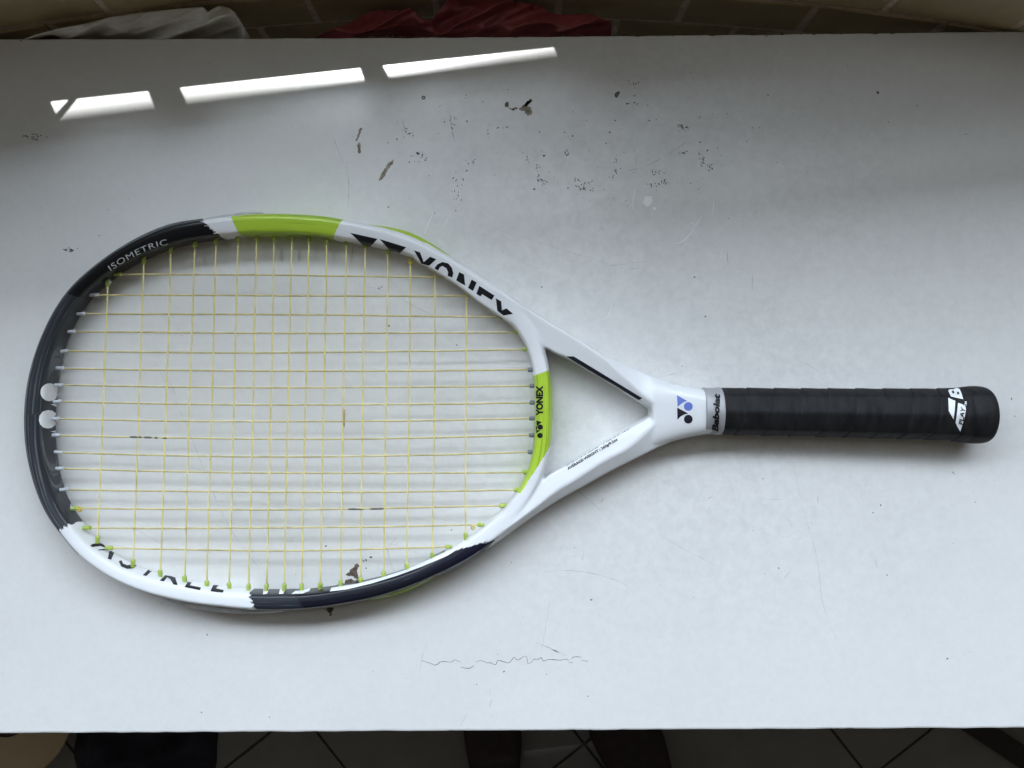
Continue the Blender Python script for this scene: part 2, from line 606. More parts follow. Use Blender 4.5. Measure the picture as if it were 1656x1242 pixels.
bm = bmesh.new()
singles = [(754, 154, 1.2), (753, 159, 1), (781, 164, 1.3), (642, 225, 1.4), (628, 231, 1), (719, 197, 1.4), (755, 196, 1.8), (789, 211, 1.3),
           (789, 216, 1.3), (663, 216, 1.2), (643, 198, 1), (683, 250, 1.2), (688, 259, 1.4), (662, 262, 1.5), (864, 306, 1.8), (755, 276, 1.5),
           (873, 213, 1.2), (880, 252, 2), (986, 214, 2.2), (980, 232, 1.3), (995, 195, 1.6), (1050, 195, 1.6), (1026, 155, 1.3), (1117, 117, 1),
           (1420, 150, 2.4), (1242, 154, 1.2), (1437, 197, 1), (1562, 217, 1.2), (1483, 171, 1.3), (1132, 230, 1.5), (1144, 243, 1.8), (1152, 184, 1),
           (1132, 189, 1.2), (1176, 184, 1), (1001, 150, 1), (676, 248, 2.8), (628, 335, 1.2), (737, 341, 1.5), (703, 345, 1.2),
           (913, 214, 1.2), (926, 220, 1.2), (872, 214, 1), (953, 241, 1), (1015, 333, 1), (1234, 774, 1.4), (1424, 817, 1.4), (1412, 829, 1.3),
           (1434, 930, 1.2), (1541, 764, 1.6), (1577, 812, 1), (1532, 1065, 1.4), (815, 1086, 1.7), (771, 1107, 1.2), (884, 1090, 1), (951, 1126, 1.2),
           (957, 970, 1.3), (957, 969, 1), (335, 1026, 1.5), (326, 1152, 1.3), (436, 1160, 1), (1259, 919, 1.6), (955, 970, 1), (1636, 645, 1.4),
           (1641, 673, 1.2), (876, 464, 1.4), (629, 527, 1.6), (739, 558, 1.3), (613, 466, 1.6), (617, 464, 1.4), (527, 883, 1.8), (600, 901, 2), (592, 906, 1.6),
           (592, 919, 1.6), (588, 907, 1.4), (730, 857, 1.2), (160, 381, 1.2), (174, 339, 1), (1123, 448, 1.5), (1141, 512, 1.4), (1080, 620, 1), (1103, 592, 1.2)]
for (x, y, r) in singles: blob(bm, x, y, r, r * random.uniform(0.6, 1), random.random() * 3, 7, 0.4)
blob(bm, 998, 152.6, 3.2, 5.6, 0.5, 11, 0.25)
# ring mark
for i in range(14):
    t0, t1 = 2 * math.pi * i / 14, 2 * math.pi * (i + 1) / 14
    fan_poly(bm, [P(685 + r_ * math.cos(t), 158 + r_ * math.sin(t)) for (r_, t) in ((3.2, t0), (1.3, t0), (1.3, t1), (3.2, t1))])


def strokes(cx, cy, sx, sy, n, a0, spread=0.5, ln=5, w=0.7):
    for _ in range(n):
        x, y = cx + random.gauss(0, sx), cy + random.gauss(0, sy)
        a = a0 + random.gauss(0, spread)
        l = random.uniform(0.3, 1) * ln
        ribbon(bm, [(x - l * math.cos(a) / 2, y - l * math.sin(a) / 2), (x + random.uniform(-.6, .6), y + random.uniform(-.6, .6)),
                    (x + l * math.cos(a) / 2, y + l * math.sin(a) / 2)], w * random.uniform(0.6, 1.2))


strokes(1100, 206, 8, 4, 18, 1.0)
strokes(1136, 259, 3, 6, 14, 1.1)
strokes(1149, 271, 3, 3, 10, 2.1)
strokes(943, 301, 8, 5, 20, 2.2, ln=4)
strokes(933, 293, 3, 4, 6, 1.2, ln=4)
strokes(917, 247, 3, 4, 8, 1.8, ln=5)
strokes(874, 290, 4, 5, 14, 1.0, ln=5)
strokes(871, 270, 3, 5, 7, 1.5, ln=3)
strokes(997, 278, 3, 8, 9, 1.4, ln=6)
strokes(1062, 281, 6, 3, 9, 0.6, ln=5)
strokes(1074, 296, 3, 5, 9, 1.8, ln=5)
strokes(1058, 298, 6, 2, 7, 0.6, ln=5)
strokes(1110, 246, 4, 2, 6, 0.7, ln=4)
strokes(1022, 130, 4, 6, 7, 1.9, ln=5)
strokes(1021, 168, 6, 1, 7, 0.1, ln=4)
strokes(731, 199, 3, 7, 10, 1.5, ln=5)
strokes(812, 207, 6, 1, 6, 0.1, ln=4)
strokes(657, 212, 6, 8, 10, 1.7, ln=4)
strokes(740, 314, 10, 12, 14, 1.8, ln=4)
strokes(675, 256, 8, 4, 8, 2.6, ln=4)
strokes(757, 262, 6, 2, 6, 0.2, ln=4)
strokes(850, 255, 4, 6, 6, 1.2, ln=4)
strokes(52, 221, 8, 2.5, 14, 0.1, ln=7, w=0.8)
strokes(113, 404, 6, 1.6, 12, 0.1, ln=7, w=0.9)
strokes(960, 305, 8, 2, 5, 0.5, ln=5)
for _ in range(90):
    blob(bm, random.gauss(960, 150), random.gauss(245, 50), random.uniform(0.4, 0.9), None, 0, 6, 0.4)
for _ in range(90):
    blob(bm, random.uniform(-40, 1700), random.uniform(80, 1180), random.uniform(0.35, 0.75), None, 0, 6, 0.4)
# dark bits of the worn far edge
for _ in range(70):
    x = random.choice([random.uniform(0, 1656), random.gauss(980, 40), random.gauss(640, 60), random.gauss(1260, 90)])
    blob(bm, x, 63.4 - x * 0.0078 + abs(random.gauss(0, 1.3)), random.uniform(0.8, 2.6), random.uniform(0.5, 1.2), 0, 7, 0.4)
for fc in bm.faces:
    fc.normal_update()
    if fc.normal.z < 0: fc.normal_flip()
me = bpy.data.meshes.new('specks'); bm.to_mesh(me); bm.free()
tag(link('specks', me, M_speck, tbl, smooth=False), kind='stuff')


def lines(name, mat, items):
    bm = bmesh.new()
    for (pts, w) in items:
        pp = catmull(pts, 6) if len(pts) > 2 else [np.array(pts[0]) + (np.array(pts[1]) - np.array(pts[0])) * t / 6 for t in range(7)]
        pp = [p + rng.normal(0, 0.18, 2) for p in pp]
        ribbon(bm, pp, w)
    for fc in bm.faces:
        fc.normal_update()
        if fc.normal.z < 0: fc.normal_flip()
    me = bpy.data.meshes.new(name); bm.to_mesh(me); bm.free()
    return tag(link(name, me, mat, tbl, smooth=False), kind='stuff')


def zz(ox, oy, s, pts): return [(ox + x / s, oy + y / s) for (x, y) in pts]


ck = lambda pts: zz(620, 960, 4.358, pts)
lines('cracks', M_scr_dark, [
    (ck([(265, 470), (320, 488), (370, 503), (400, 482), (430, 478), (480, 482), (500, 466), (545, 483)]), 0.5),
    (ck([(545, 517), (600, 527), (640, 506)]), 0.55),
    (ck([(650, 482), (690, 473), (740, 490), (750, 484), (790, 500), (808, 470), (850, 480), (885, 487), (920, 450), (942, 466), (965, 458), (985, 444), (1010, 441)]), 0.5),
    (ck([(1010, 441), (1014, 468), (1017, 493)]), 0.4),
    (ck([(1015, 493), (1045, 482), (1060, 463), (1095, 462), (1112, 450), (1130, 475), (1170, 463), (1240, 468), (1290, 461), (1305, 472)]), 0.5),
    (ck([(1325, 456), (1360, 443), (1395, 449)]), 0.5), (ck([(1395, 470), (1420, 473), (1445, 478)]), 0.4),
    (ck([(1305, 483), (1335, 488)]), 0.4)])
lines('scratches', M_scr, [
    (ck([(1075, 345), (1150, 372), (1215, 405), (1290, 438)]), 0.7), (ck([(1200, 398), (1235, 412)]), 1.4),
    (ck([(1170, 40), (1150, 200), (1110, 430)]), 0.35), (ck([(750, 660), (752, 720)]), 0.55), (ck([(762, 745), (748, 800)]), 0.5),
    (ck([(310, 350), (275, 440), (255, 560)]), 0.3), (ck([(755, 850), (770, 866)]), 0.8), (ck([(590, 850), (540, 930)]), 0.4),
    ([(880, 924), (930, 923), (981, 933), (1016, 948)], 0.5), ([(1057, 858), (1100, 885), (1159, 915)], 0.35),
    ([(1278, 727), (1285, 760), (1297, 818), (1321, 902), (1331, 977), (1354, 1038), (1371, 1080)], 0.28),
    ([(1043, 270), (1070, 255), (1109, 231)], 0.8), ([(1014, 276), (1030, 273)], 0.6), ([(1024, 240), (1029, 255), (1028, 268)], 0.6),
    ([(560, 260), (564, 300), (562, 335)], 0.7), ([(540, 225), (550, 250), (561, 280)], 0.5), ([(727, 180), (731, 210), (736, 230)], 1.0),
    ([(650, 190), (656, 215)], 1.2), ([(566, 378), (571, 395), (565, 440)], 0.5), ([(590, 465), (620, 470), (700, 510), (730, 520)], 0.45),
    ([(700, 905), (628, 880), (640, 930)], 0.3), ([(250, 585), (290, 660), (330, 760), (370, 850), (420, 920)], 0.4),
    ([(265, 600), (285, 640)], 0.4), ([(195, 840), (260, 880)], 0.4), ([(932, 791), (973, 826)], 0.6), ([(972, 812), (976, 806)], 0.9),
    ([(1230, 807), (1262, 808)], 0.45), ([(1145, 806), (1152, 803)], 0.7), ([(1145, 820), (1150, 825)], 0.7), ([(1280, 850), (1272, 838)], 0.4),
    ([(1268, 935), (1280, 922)], 0.6), ([(1415, 905), (1419, 918)], 0.7), ([(1540, 763), (1544, 767)], 1.0), ([(1322, 800), (1323, 814)], 0.6),
    ([(944, 890), (942, 905)], 0.7), ([(1016, 435), (1028, 434)], 0.8), ([(1176, 408), (1177, 424)], 0.8), ([(1218, 438), (1216, 468)], 0.7),
    ([(800, 370), (1010, 435)], 0.25), ([(985, 430), (1050, 422)], 0.35), ([(905, 790), (920, 800)], 0.5), ([(600, 870), (596, 860)], 0.5),
    ([(640, 870), (628, 890), (634, 920)], 0.45), ([(1072, 610), (1105, 600), (1060, 612)], 0.3), ([(490, 690), (500, 720)], 0.3),
    ([(200, 630), (208, 640)], 0.5), ([(1300, 585), (1327, 603)], 0.5), ([(1310, 610), (1342, 628)], 0.4), ([(470, 870), (474, 878)], 0.6),
    ([(700, 735), (760, 738)], 0.3), ([(1207, 75), (1204, 80)], 0.6), ([(891, 62), (892, 66)], 0.8)])
lines('pale_scratches', M_scr_light, [
    ([(700, 345), (686, 378)], 0.8), ([(728, 345), (716, 370)], 0.7), ([(1026, 305), (1022, 340)], 0.8), ([(1155, 320), (1152, 345)], 0.7),
    ([(1135, 350), (1110, 385), (1092, 395)], 0.9), ([(1115, 360), (1128, 365)], 0.6), ([(990, 490), (984, 510), (975, 518)], 0.5)])
bm = bmesh.new()
blob(bm, 1048, 325, 7.5, 9, 0.3, 16, 0.14)
blob(bm, 1058, 337, 4, 2.5, 0.3, 9, 0.3)
for fc in bm.faces:
    fc.normal_update()
    if fc.normal.z < 0: fc.normal_flip()
me = bpy.data.meshes.new('white_spot'); bm.to_mesh(me); bm.free()
link('white_spot', me, M_spot, tbl, smooth=False)


# ------------------------------------------------------------------ bags stuffed between table and wall
def bag(name, mat, outline, x0, x1, label, cat, z_low, z_high, seed, lower=66.0, nxv=150, nyv=30, fold=0.013):
    ox = [p[0] for p in outline]; oy = [p[1] for p in outline]
    base = P((x0 + x1) / 2, 62, -0.2)
    vs, fs = [], []
    for i in range(nxv + 1):
        px = x0 + (x1 - x0) * i / nxv
        top = np.interp(px, ox, oy)
        for j in range(nyv + 1):
            t = j / nyv
            py = lower + 8 + (top - lower - 8) * t
            q = Vector((px * 0.0085 + py * 0.008, py * 0.022, seed))
            a = abs(mnoise.noise(q)) * 1.3 + 0.16 * abs(mnoise.noise(q * 3.1 + Vector((4, 7, 1))))
            b_ = abs(mnoise.noise(Vector((px * 0.014 + py * 0.03, seed * 3.1, py * 0.006)))) * 1.2
            z = z_low + (z_high - z_low) * math.sin(t * math.pi / 2) - fold * a - fold * 0.8 * b_
            pt = P(px + 9 * mnoise.noise(q * 1.5), py, z)
            vs.append(pt - base)
        # skirt that hangs down behind, against the wall
        pt = vs[-1].copy(); pt.z -= 0.02; pt.y -= 0.002
        vs.append(pt)
    m = nyv + 2
    for i in range(nxv):
        for j in range(m - 1):
            fs.append((i * m + j, (i + 1) * m + j, (i + 1) * m + j + 1, i * m + j + 1))
    me = mesh_of(name, vs, fs)
    o = link(name, me, mat, None, smooth=True, loc=base)
    tag(o, label, cat)
    return o


bag('plastic_bag', M_whitebag, [(40, 64), (60, 56), (95, 46), (138, 38), (178, 28), (230, 21), (300, 13), (328, 11), (335, 20), (340, 16), (355, 9), (372, 12), (383, 20), (389, 34), (391, 50), (392, 62)],
    42, 392, 'crumpled white plastic bag tucked between table edge and tiled wall', 'bag', -0.018, 0.012, 2.3)
bag('plastic_bag', M_redbag, [(512, 62), (535, 48), (560, 40), (603, 17), (650, 16), (664, 11), (680, 30), (700, 34), (712, 10), (730, -12), (770, -16), (810, -14), (840, 4), (868, 7), (885, 20), (910, 24), (940, 22), (962, 24), (985, 36), (992, 60)],
    514, 990, 'crumpled dark red plastic bag tucked behind the middle of the table', 'bag', -0.03, -0.004, 7.9, fold=0.018)

# ------------------------------------------------------------------ things on the floor
# tub at the lower left
c = P(2, 1150, FT + 0.07)
tub = empty('tub', (c.x, c.y, FT), 'tan round tub on the floor at the left below the table edge', 'tub')
prof = [(0.0, 0.002), (0.075, 0.002), (0.088, 0.02), (0.107, 0.066), (0.110, 0.07), (0.107, 0.0725), (0.044, 0.062)]
n = 48
secs = []
for (r_, z_) in prof[1:]:
    secs.append([Vector((r_ * math.cos(2 * math.pi * i / n), r_ * math.sin(2 * math.pi * i / n), z_)) for i in range(n)])
v, f = loft(secs, caps=False)
f.append(tuple(range(n))[::-1])
link('bowl', mesh_of('bowl', v, f), M_tub, tub)
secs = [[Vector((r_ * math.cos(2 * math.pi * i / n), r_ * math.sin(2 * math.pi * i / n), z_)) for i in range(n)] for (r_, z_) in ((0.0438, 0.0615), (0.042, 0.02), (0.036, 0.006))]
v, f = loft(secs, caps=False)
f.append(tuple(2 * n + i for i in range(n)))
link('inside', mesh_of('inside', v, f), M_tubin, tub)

# dark cloth heap
base = P(235, 1205, FT)
vs, fs = [(0.0, 0.0, 0.07)], []
na, nr_ = 64, 16
for j in range(1, nr_ + 1):
    for i in range(na):
        t = 2 * math.pi * i / na
        rr = (j / nr_) * (1 + 0.16 * mnoise.noise(Vector((1.7 * math.cos(t), 1.7 * math.sin(t), 3.3))))
        u, w_ = rr * math.cos(t), rr * math.sin(t)
        q = Vector((u * 2.2, w_ * 2.2, 5.5))
        z = 0.075 * (1 - (j / nr_) ** 2.2) ** 0.8 * (0.85 + 0.6 * mnoise.noise(q) + 0.3 * mnoise.noise(q * 2.3)) + 0.001
        vs.append((u * 0.122, w_ * 0.12, z))
for i in range(na):
    fs.append((0, 1 + i, 1 + (i + 1) % na))
for j in range(nr_ - 1):
    for i in range(na):
        a = 1 + j * na + i; b = 1 + j * na + (i + 1) % na
        fs.append((a, a + na, b + na, b))
o = link('cloth_heap', mesh_of('cloth_heap', vs, fs), M_cloth, None, loc=(base.x, base.y, FT))
tag(o, 'dark heap of cloth lying on the floor between the tan tub and the dark trousers', 'cloth')

# dark bar at the lower right
a, b = P(1590, 1182, FT), P(1690, 1248, FT)
d = (b - a); L_ = d.length
bar = box_mesh('floor_bar', -0.05, L_ + 0.35, -0.017, 0.017, 0.0, 0.018, 0.003)
o = link('floor_bar', bar, M_bar, None, smooth=False, loc=(a.x, a.y, FT + 0.0005))
o.rotation_euler = (0, 0, math.atan2(d.y, d.x))
tag(o, 'dark flat bar lying slantwise on the floor at the lower right', 'bar')
# short piece that crosses it under the table
bm = bmesh.new()
bar2 = box_mesh('foot_plate', 0.0, 0.05, 0.0175, 0.06, 0.0, 0.012, 0.002)
link('foot_plate', bar2, M_bar, o, smooth=False, loc=(-0.045, 0, 0))


# person standing at the table: only the feet reach into the picture
def person():
    fx = [P(805, 1210, FT + 0.06).x, P(1068, 1210, FT + 0.06).x]
    me = bpy.data.meshes.new('person')
    verts, edges, rad = [], [], []

    def add(p, r, prev=None):
        verts.append(p); rad.append(r)
        if prev is not None: edges.append((prev, len(verts) - 1))
        return len(verts) - 1
    mx = sum(fx) / 2
    pel = add((mx, -0.80, 0.10), (0.15, 0.11))
    sp = add((mx, -0.80, 0.20), (0.14, 0.10), pel)
    for s, x in ((-1, fx[0]), (1, fx[1])):
        hip = add((mx + s * 0.085, -0.795, 0.04), (0.085, 0.085), pel)
        th = add((mx + s * 0.105, -0.77, -0.12), (0.075, 0.08), hip)
        kn = add((mx + s * 0.12, -0.735, -0.32), (0.055, 0.058), th)
        ca = add((mx + s * 0.13, -0.725, -0.48), (0.052, 0.058), kn)
        an = add((x, -0.69, -0.655), (0.044, 0.05), ca)
        to = add((x, -0.645, -0.672), (0.038, 0.036), an)
    me.from_pydata(verts, edges, [])
    o = bpy.data.objects.new('person', me)
    col.objects.link(o)
    sk = o.modifiers.new('skin', 'SKIN')
    for i, sv in enumerate(me.skin_vertices[0].data):
        sv.radius = rad[i]
        sv.use_root = (i == 0)
    ss = o.modifiers.new('sub', 'SUBSURF'); ss.levels = ss.render_levels = 2
    dg = bpy.context.evaluated_depsgraph_get()
    me2 = bpy.data.meshes.new_from_object(o.evaluated_get(dg))
    bpy.data.objects.remove(o)
    me2.name = 'person'
    base = Vector((mx, -0.68, FT))
    me2.transform(Matrix.Translation(-base))
    me2.materials.clear()
    o = link('person', me2, M_trouser, None, loc=base)
    tag(o, 'person standing at the near table edge in dark trousers and dark shoes, feet in shadow', 'person')
    # shoes: lofted outline from heel to toe
    for s, x, yaw in ((-1, fx[0], 0.08), (1, fx[1], 0.42)):
        st = [(-0.085, 0.020, 0.05), (-0.075, 0.031, 0.075), (-0.04, 0.036, 0.088), (0.0, 0.035, 0.085), (0.04, 0.037, 0.07), (0.09, 0.045, 0.055),
              (0.135, 0.047, 0.045), (0.17, 0.040, 0.036), (0.19, 0.026, 0.028), (0.197, 0.010, 0.018)]
        secs = []
        for (yy, hw, hh) in st:
            ring = []
            for k in range(20):
                t = 2 * math.pi * k / 20
                cx_, cz_ = math.cos(t), math.sin(t)
                ring.append(Vector((hw * (1.0 if s < 0 else 1.18) * math.copysign(abs(cx_) ** 0.7, cx_), yy, hh / 2 + hh / 2 * math.copysign(abs(cz_) ** 0.75, cz_))))
            secs.append(ring)
        v, f = loft(secs)
        sh = link('shoe', mesh_of('shoe', v, f), M_shoe, o)
        sh.location = (x - base.x, -0.665 - base.y, 0.002)
        sh.rotation_euler = (0, 0, yaw)


person()

# ------------------------------------------------------------------ RACKET
RB = Vector((0.05, -0.02, 0.0))
racket = empty('tennis_racket', RB, 'white, black and lime tennis racket with yellow strings and black grip lying on the table', 'racket')
ZC = 0.0120                    # mid height of the frame
BH = 0.0115                    # half height of the frame
z1 = lambda x, y: (30 + x / 4.14, 330 + y / 4.14)
z2 = lambda x, y: (30 + x / 4.14, 600 + y / 4.14)
z3 = lambda x, y: (80 + x / 4.14, 800 + y / 4.14)
z4 = lambda x, y: (370 + x / 3.68, 820 + y / 3.68)
z6 = lambda x, y: (540 + x / 4.6, 340 + y / 4.6)
z7 = lambda x, y: (780 + x / 4.14, 540 + y / 4.14)
z8 = lambda x, y: (1040 + x / 5.52, 580 + y / 5.52)
zb = lambda x, y: (1300 + x / 4.652, 580 + y / 4.652)

outer = [(330, 355.4), (271.5, 366), (230.5, 383), (184.6, 409.7), (146, 438.7), (112, 472.5), (83, 513.6), (61.4, 562), (49.3, 603), (44.5, 630),
         (42, 648), (41, 684.5), (43.3, 725.6), (49.3, 757), (61.4, 798), (76, 832), (97.6, 860), (128.3, 896.6), (164.5, 925.6), (202, 945),
         (251, 962.5), (299, 973), (358, 980.5), (416, 986), (468, 986.5), (522, 981.7), (574, 973.5), (628, 961), (669, 946), (709.7, 928.7),
         (750, 908), (790, 882),
         # bridge: far side from the strings
         (835, 838), (868, 793), (885, 750), (891, 721), (893, 690), (893.5, 661), (892.5, 630), (890, 605), (884, 575), (868, 530), (840, 492),
         (801, 461.7), (757.4, 433.5), (714, 407.4), (659.6, 380), (616, 368), (559.6, 356.3), (476, 347), (430, 345.5), (375.5, 350.4)]
inner = [(320, 394), (271.5, 407), (237.7, 420.6), (199, 441), (179.7, 455.6), (146, 484.6), (126.6, 513.6), (114.5, 542.5), (107, 562), (100, 593),
         (95, 624.7), (93.5, 648), (91.5, 680), (91.5, 704), (93.5, 730.4), (97.6, 759.4), (105, 788.4), (117, 817.4), (131, 836.7), (145, 857), (159.7, 875),
         (183.9, 891.8), (215, 911), (246.7, 923), (297.4, 935), (333.6, 942.5), (370, 947), (401, 950), (461.6, 951), (522, 949), (560, 942), (614.6, 931),
         (660.8, 917.8), (696, 901.5), (731.4, 884), (756, 869), (777.6, 852), (811.4, 825), (835.6, 793.6), (852.5, 764.6), (861, 731), (863.3, 704),
         (864, 680), (864, 651), (863.3, 610), (857, 576), (840, 540), (807, 507), (770, 477), (735.7, 453), (705, 435.7), (670, 420), (616, 403), (561.7, 394),
         (536, 388.5), (498, 385.7), (438, 385), (391.8, 385.7), (362, 388.4)]
HC = (455.0, 667.0)


def polar(pts, nth=720):
    a = np.array(pts) - np.array(HC)
    th = np.arctan2(a[:, 1], a[:, 0]); rr = np.hypot(a[:, 0], a[:, 1])
    o_ = np.argsort(th); th, rr = th[o_], rr[o_]
    T = np.concatenate((th - 2 * np.pi, th, th + 2 * np.pi)); RR = np.tile(rr, 3)
    g = np.linspace(-np.pi, np.pi, nth, endpoint=False)
    G = np.interp(g, T, RR)
    ker = np.hanning(23); ker /= ker.sum()
    G3 = np.convolve(np.tile(G, 3), ker, 'same')[nth:2 * nth]
    return g, G3


g, ro = polar(outer)
_, ri = polar(inner)
rc = (ro + ri) / 2
kz = (H - ZC) / F
NR = len(g)
cl = np.stack((HC[0] + rc * np.cos(g), HC[1] + rc * np.sin(g)), 1)       # centre line in pixels
clw = np.stack(((cl[:, 0] - CX) * kz, -(cl[:, 1] - CY) * kz), 1)           # world xy
tan = np.roll(clw, -1, 0) - np.roll(clw, 1, 0); tan /= np.linalg.norm(tan, axis=1)[:, None]
nor = np.stack((tan[:, 1], -tan[:, 0]), 1)
rad = clw - np.array(((HC[0] - CX) * kz, -(HC[1] - CY) * kz))
sgn = np.sign((nor * rad).sum(1)); nor *= sgn[:, None]                     # outward
cosn = np.abs((nor * (rad / np.linalg.norm(rad, axis=1)[:, None])).sum(1))
half = (ro - ri) / 2 * kz * cosn                                          # seen half width
# cross-section of the hoop: (across, up) with the crest towards the outside
SEC_T = [(1, 0), (1, .30), (.95, .55), (.80, .78), (.58, .975), (.48, 1.0), (.36, .995), (-.30, .93), (-.82, .84), (-.96, .62), (-1, .3), (-1, 0)]
SEC = SEC_T + [(u, -w_) for (u, w_) in SEC_T[-2:0:-1]]
SECA = np.array(SEC, float)
sview = (clw * nor).sum(1) / (H - ZC)                                      # lean of the view across the hoop
aw = np.empty(NR); cofs = np.empty(NR)
for i in range(NR):
    lo, hi = 0.003, 0.012
    for _ in range(30):
        a_ = (lo + hi) / 2
        q_ = a_ * SECA[:, 0] + sview[i] * BH * SECA[:, 1]
        if q_.max() - q_.min() > 2 * half[i]: hi = a_
        else: lo = a_
    aw[i] = a_
aw = np.clip(aw, 0.0050, 0.0085)
ker = np.hanning(41); ker /= ker.sum()
aw = np.convolve(np.tile(aw, 3), ker, 'same')[NR:2 * NR]
for i in range(NR):
    q_ = aw[i] * SECA[:, 0] + sview[i] * BH * SECA[:, 1]
    cofs[i] = -(q_.max() + q_.min()) / 2
cofs = np.convolve(np.tile(cofs, 3), ker, 'same')[NR:2 * NR]
clw = clw + nor * cofs[:, None]
S = np.concatenate(([0], np.cumsum(np.linalg.norm(np.diff(clw, axis=0), axis=1))))


def super_pt(t, a, b, n=2.8):
    c, s = math.cos(t), math.sin(t)
    return a * math.copysign(abs(c) ** (2 / n), c), b * math.copysign(abs(s) ** (2 / n), s)


def ring_sections(idx, da=0.0, nsec=28):
    out = []
    for i in idx:
        c = clw[i]; nn = nor[i]
        r_ = []
        for (u, w_) in SEC:
            u *= aw[i] + da; w_ *= BH
            r_.append(Vector((c[0] + nn[0] * u, c[1] + nn[1] * u, ZC + w_)))
        out.append(r_)
    return out


def joined(parts):
    V, Fc = [], []
    for v, f in parts:
        o_ = len(V)
        V += list(v); Fc += [tuple(i + o_ for i in q) for q in f]
    return V, Fc


parts = [loft(ring_sections(range(NR)), close_v=True)]


def arm(upper, lower, crest=None, flip=False, z=ZC, b0=BH, b1=BH, nsec=28, n=2.8):
    """upper/lower: matching edge points in pixels, from head to neck; crest: position of the ridge, +1 outer edge, -1 inner edge"""
    U = catmull(upper, 6); Lw = catmull(lower, 6)
    if crest is not None: cr = [float(q[0]) for q in catmull([(c_, 0) for c_ in crest], 6)]
    secs = []
    m = len(U)
    for i in range(m):
        a, b = P(*U[i], z), P(*Lw[i], z)
        c = (a + b) / 2; d = (a - b) / 2; hw = d.length; d.normalize()
        bb = b0 + (b1 - b0) * (i / (m - 1)) ** (1.0 if crest is not None else 0.6)
        ring = []
        if crest is None:
            pr = [super_pt(2 * math.pi * k / nsec, hw, bb, n) for k in range(nsec)]
        else:
            k_ = max(-0.86, min(0.86, cr[i]))
            half_ = [(1, 0), (1, .46), (.97, .55), (k_ + .06, 1.0), (k_ - .06, 1.0), (-.97, .74), (-1, .66), (-1, 0)]
            pr = half_ + [(u, -w_) for (u, w_) in half_[-2:0:-1]]
            if flip: pr = [(-u, w_) for (u, w_) in pr][::-1]
            pr = [(u * hw, w_ * bb) for (u, w_) in pr]
        for (u, w_) in pr:
            ring.append(c + d * u + Vector((0, 0, w_)))
        secs.append(ring)
    return loft(secs)


parts.append(arm([(690, 394), (757, 433.5), (801, 461.7), (844, 492), (900, 527), (940, 551.5), (980.5, 576), (1012, 591), (1046, 606), (1076, 616.5)],
                 [(672, 422), (733, 458), (775, 490), (815, 517), (884, 564), (922, 583), (962, 606), (1000, 628), (1040, 655), (1075, 668)],
                 [.5, .55, .6, .7, .75, .75, .60, 0.0, -.5, -.8], b1=0.0125))
parts.append(arm([(700, 901), (748, 877), (790, 845), (835, 812), (887, 767), (925, 746), (965, 721), (1003, 699), (1041, 677), (1075, 660)],
                 [(716, 927), (769, 898), (811, 870), (858, 836), (901, 808), (939, 787), (980, 764), (1021.5, 743), (1058, 724.5), (1078, 716)],
                 [.4, .4, .3, .3, .2, .1, 0.0, 0.0, -.4, -.8], flip=True, b1=0.0125))
parts.append(arm([(1051, 609), (1060, 612.5), (1085, 619), (1112, 625), (1141, 631), (1150, 634)],
                 [(1051, 724), (1060, 722), (1085, 714), (1112, 707), (1141, 701.5), (1150, 699)], z=0.0132, b0=0.0098, b1=0.0140, n=3.0))
V, Fc = joined(parts)
me = mesh_of('raw', V, Fc)
tmp = bpy.data.objects.new('raw', me); col.objects.link(tmp)
rm = tmp.modifiers.new('rm', 'REMESH'); rm.mode = 'VOXEL'; rm.voxel_size = 0.00095; rm.adaptivity = 0
sm = tmp.modifiers.new('sm', 'SMOOTH'); sm.factor = 0.5; sm.iterations = 5
dg = bpy.context.evaluated_depsgraph_get()
fme = bpy.data.meshes.new_from_object(tmp.evaluated_get(dg))
bpy.data.objects.remove(tmp)
fme.name = 'frame'
nv = len(fme.vertices)
co = np.empty(nv * 3); fme.vertices.foreach_get('co', co); co = co.reshape(-1, 3)
bvh_frame = BVHTree.FromPolygons([tuple(c_) for c_ in co], [tuple(p.vertices) for p in fme.polygons])
# attributes along (s) and across (r) the hoop, used by the paint
A_s = np.empty(nv, np.float32); A_r = np.empty(nv, np.float32)
for i0 in range(0, nv, 8000):
    c_ = co[i0:i0 + 8000, :2]
    d2 = ((c_[:, None, :] - clw[None, :, :]) ** 2).sum(2)
    j = d2.argmin(1)
    off = c_ - clw[j]
    A_s[i0:i0 + 8000] = S[j] + (off * tan[j]).sum(1)
    A_r[i0:i0 + 8000] = (off * nor[j]).sum(1)
for nm, arr in (('hoop_s', A_s), ('hoop_r', A_r)):
    at = fme.attributes.new(nm, 'FLOAT', 'POINT')
    at.data.foreach_set('value', arr)
fme.transform(Matrix.Translation(-RB))


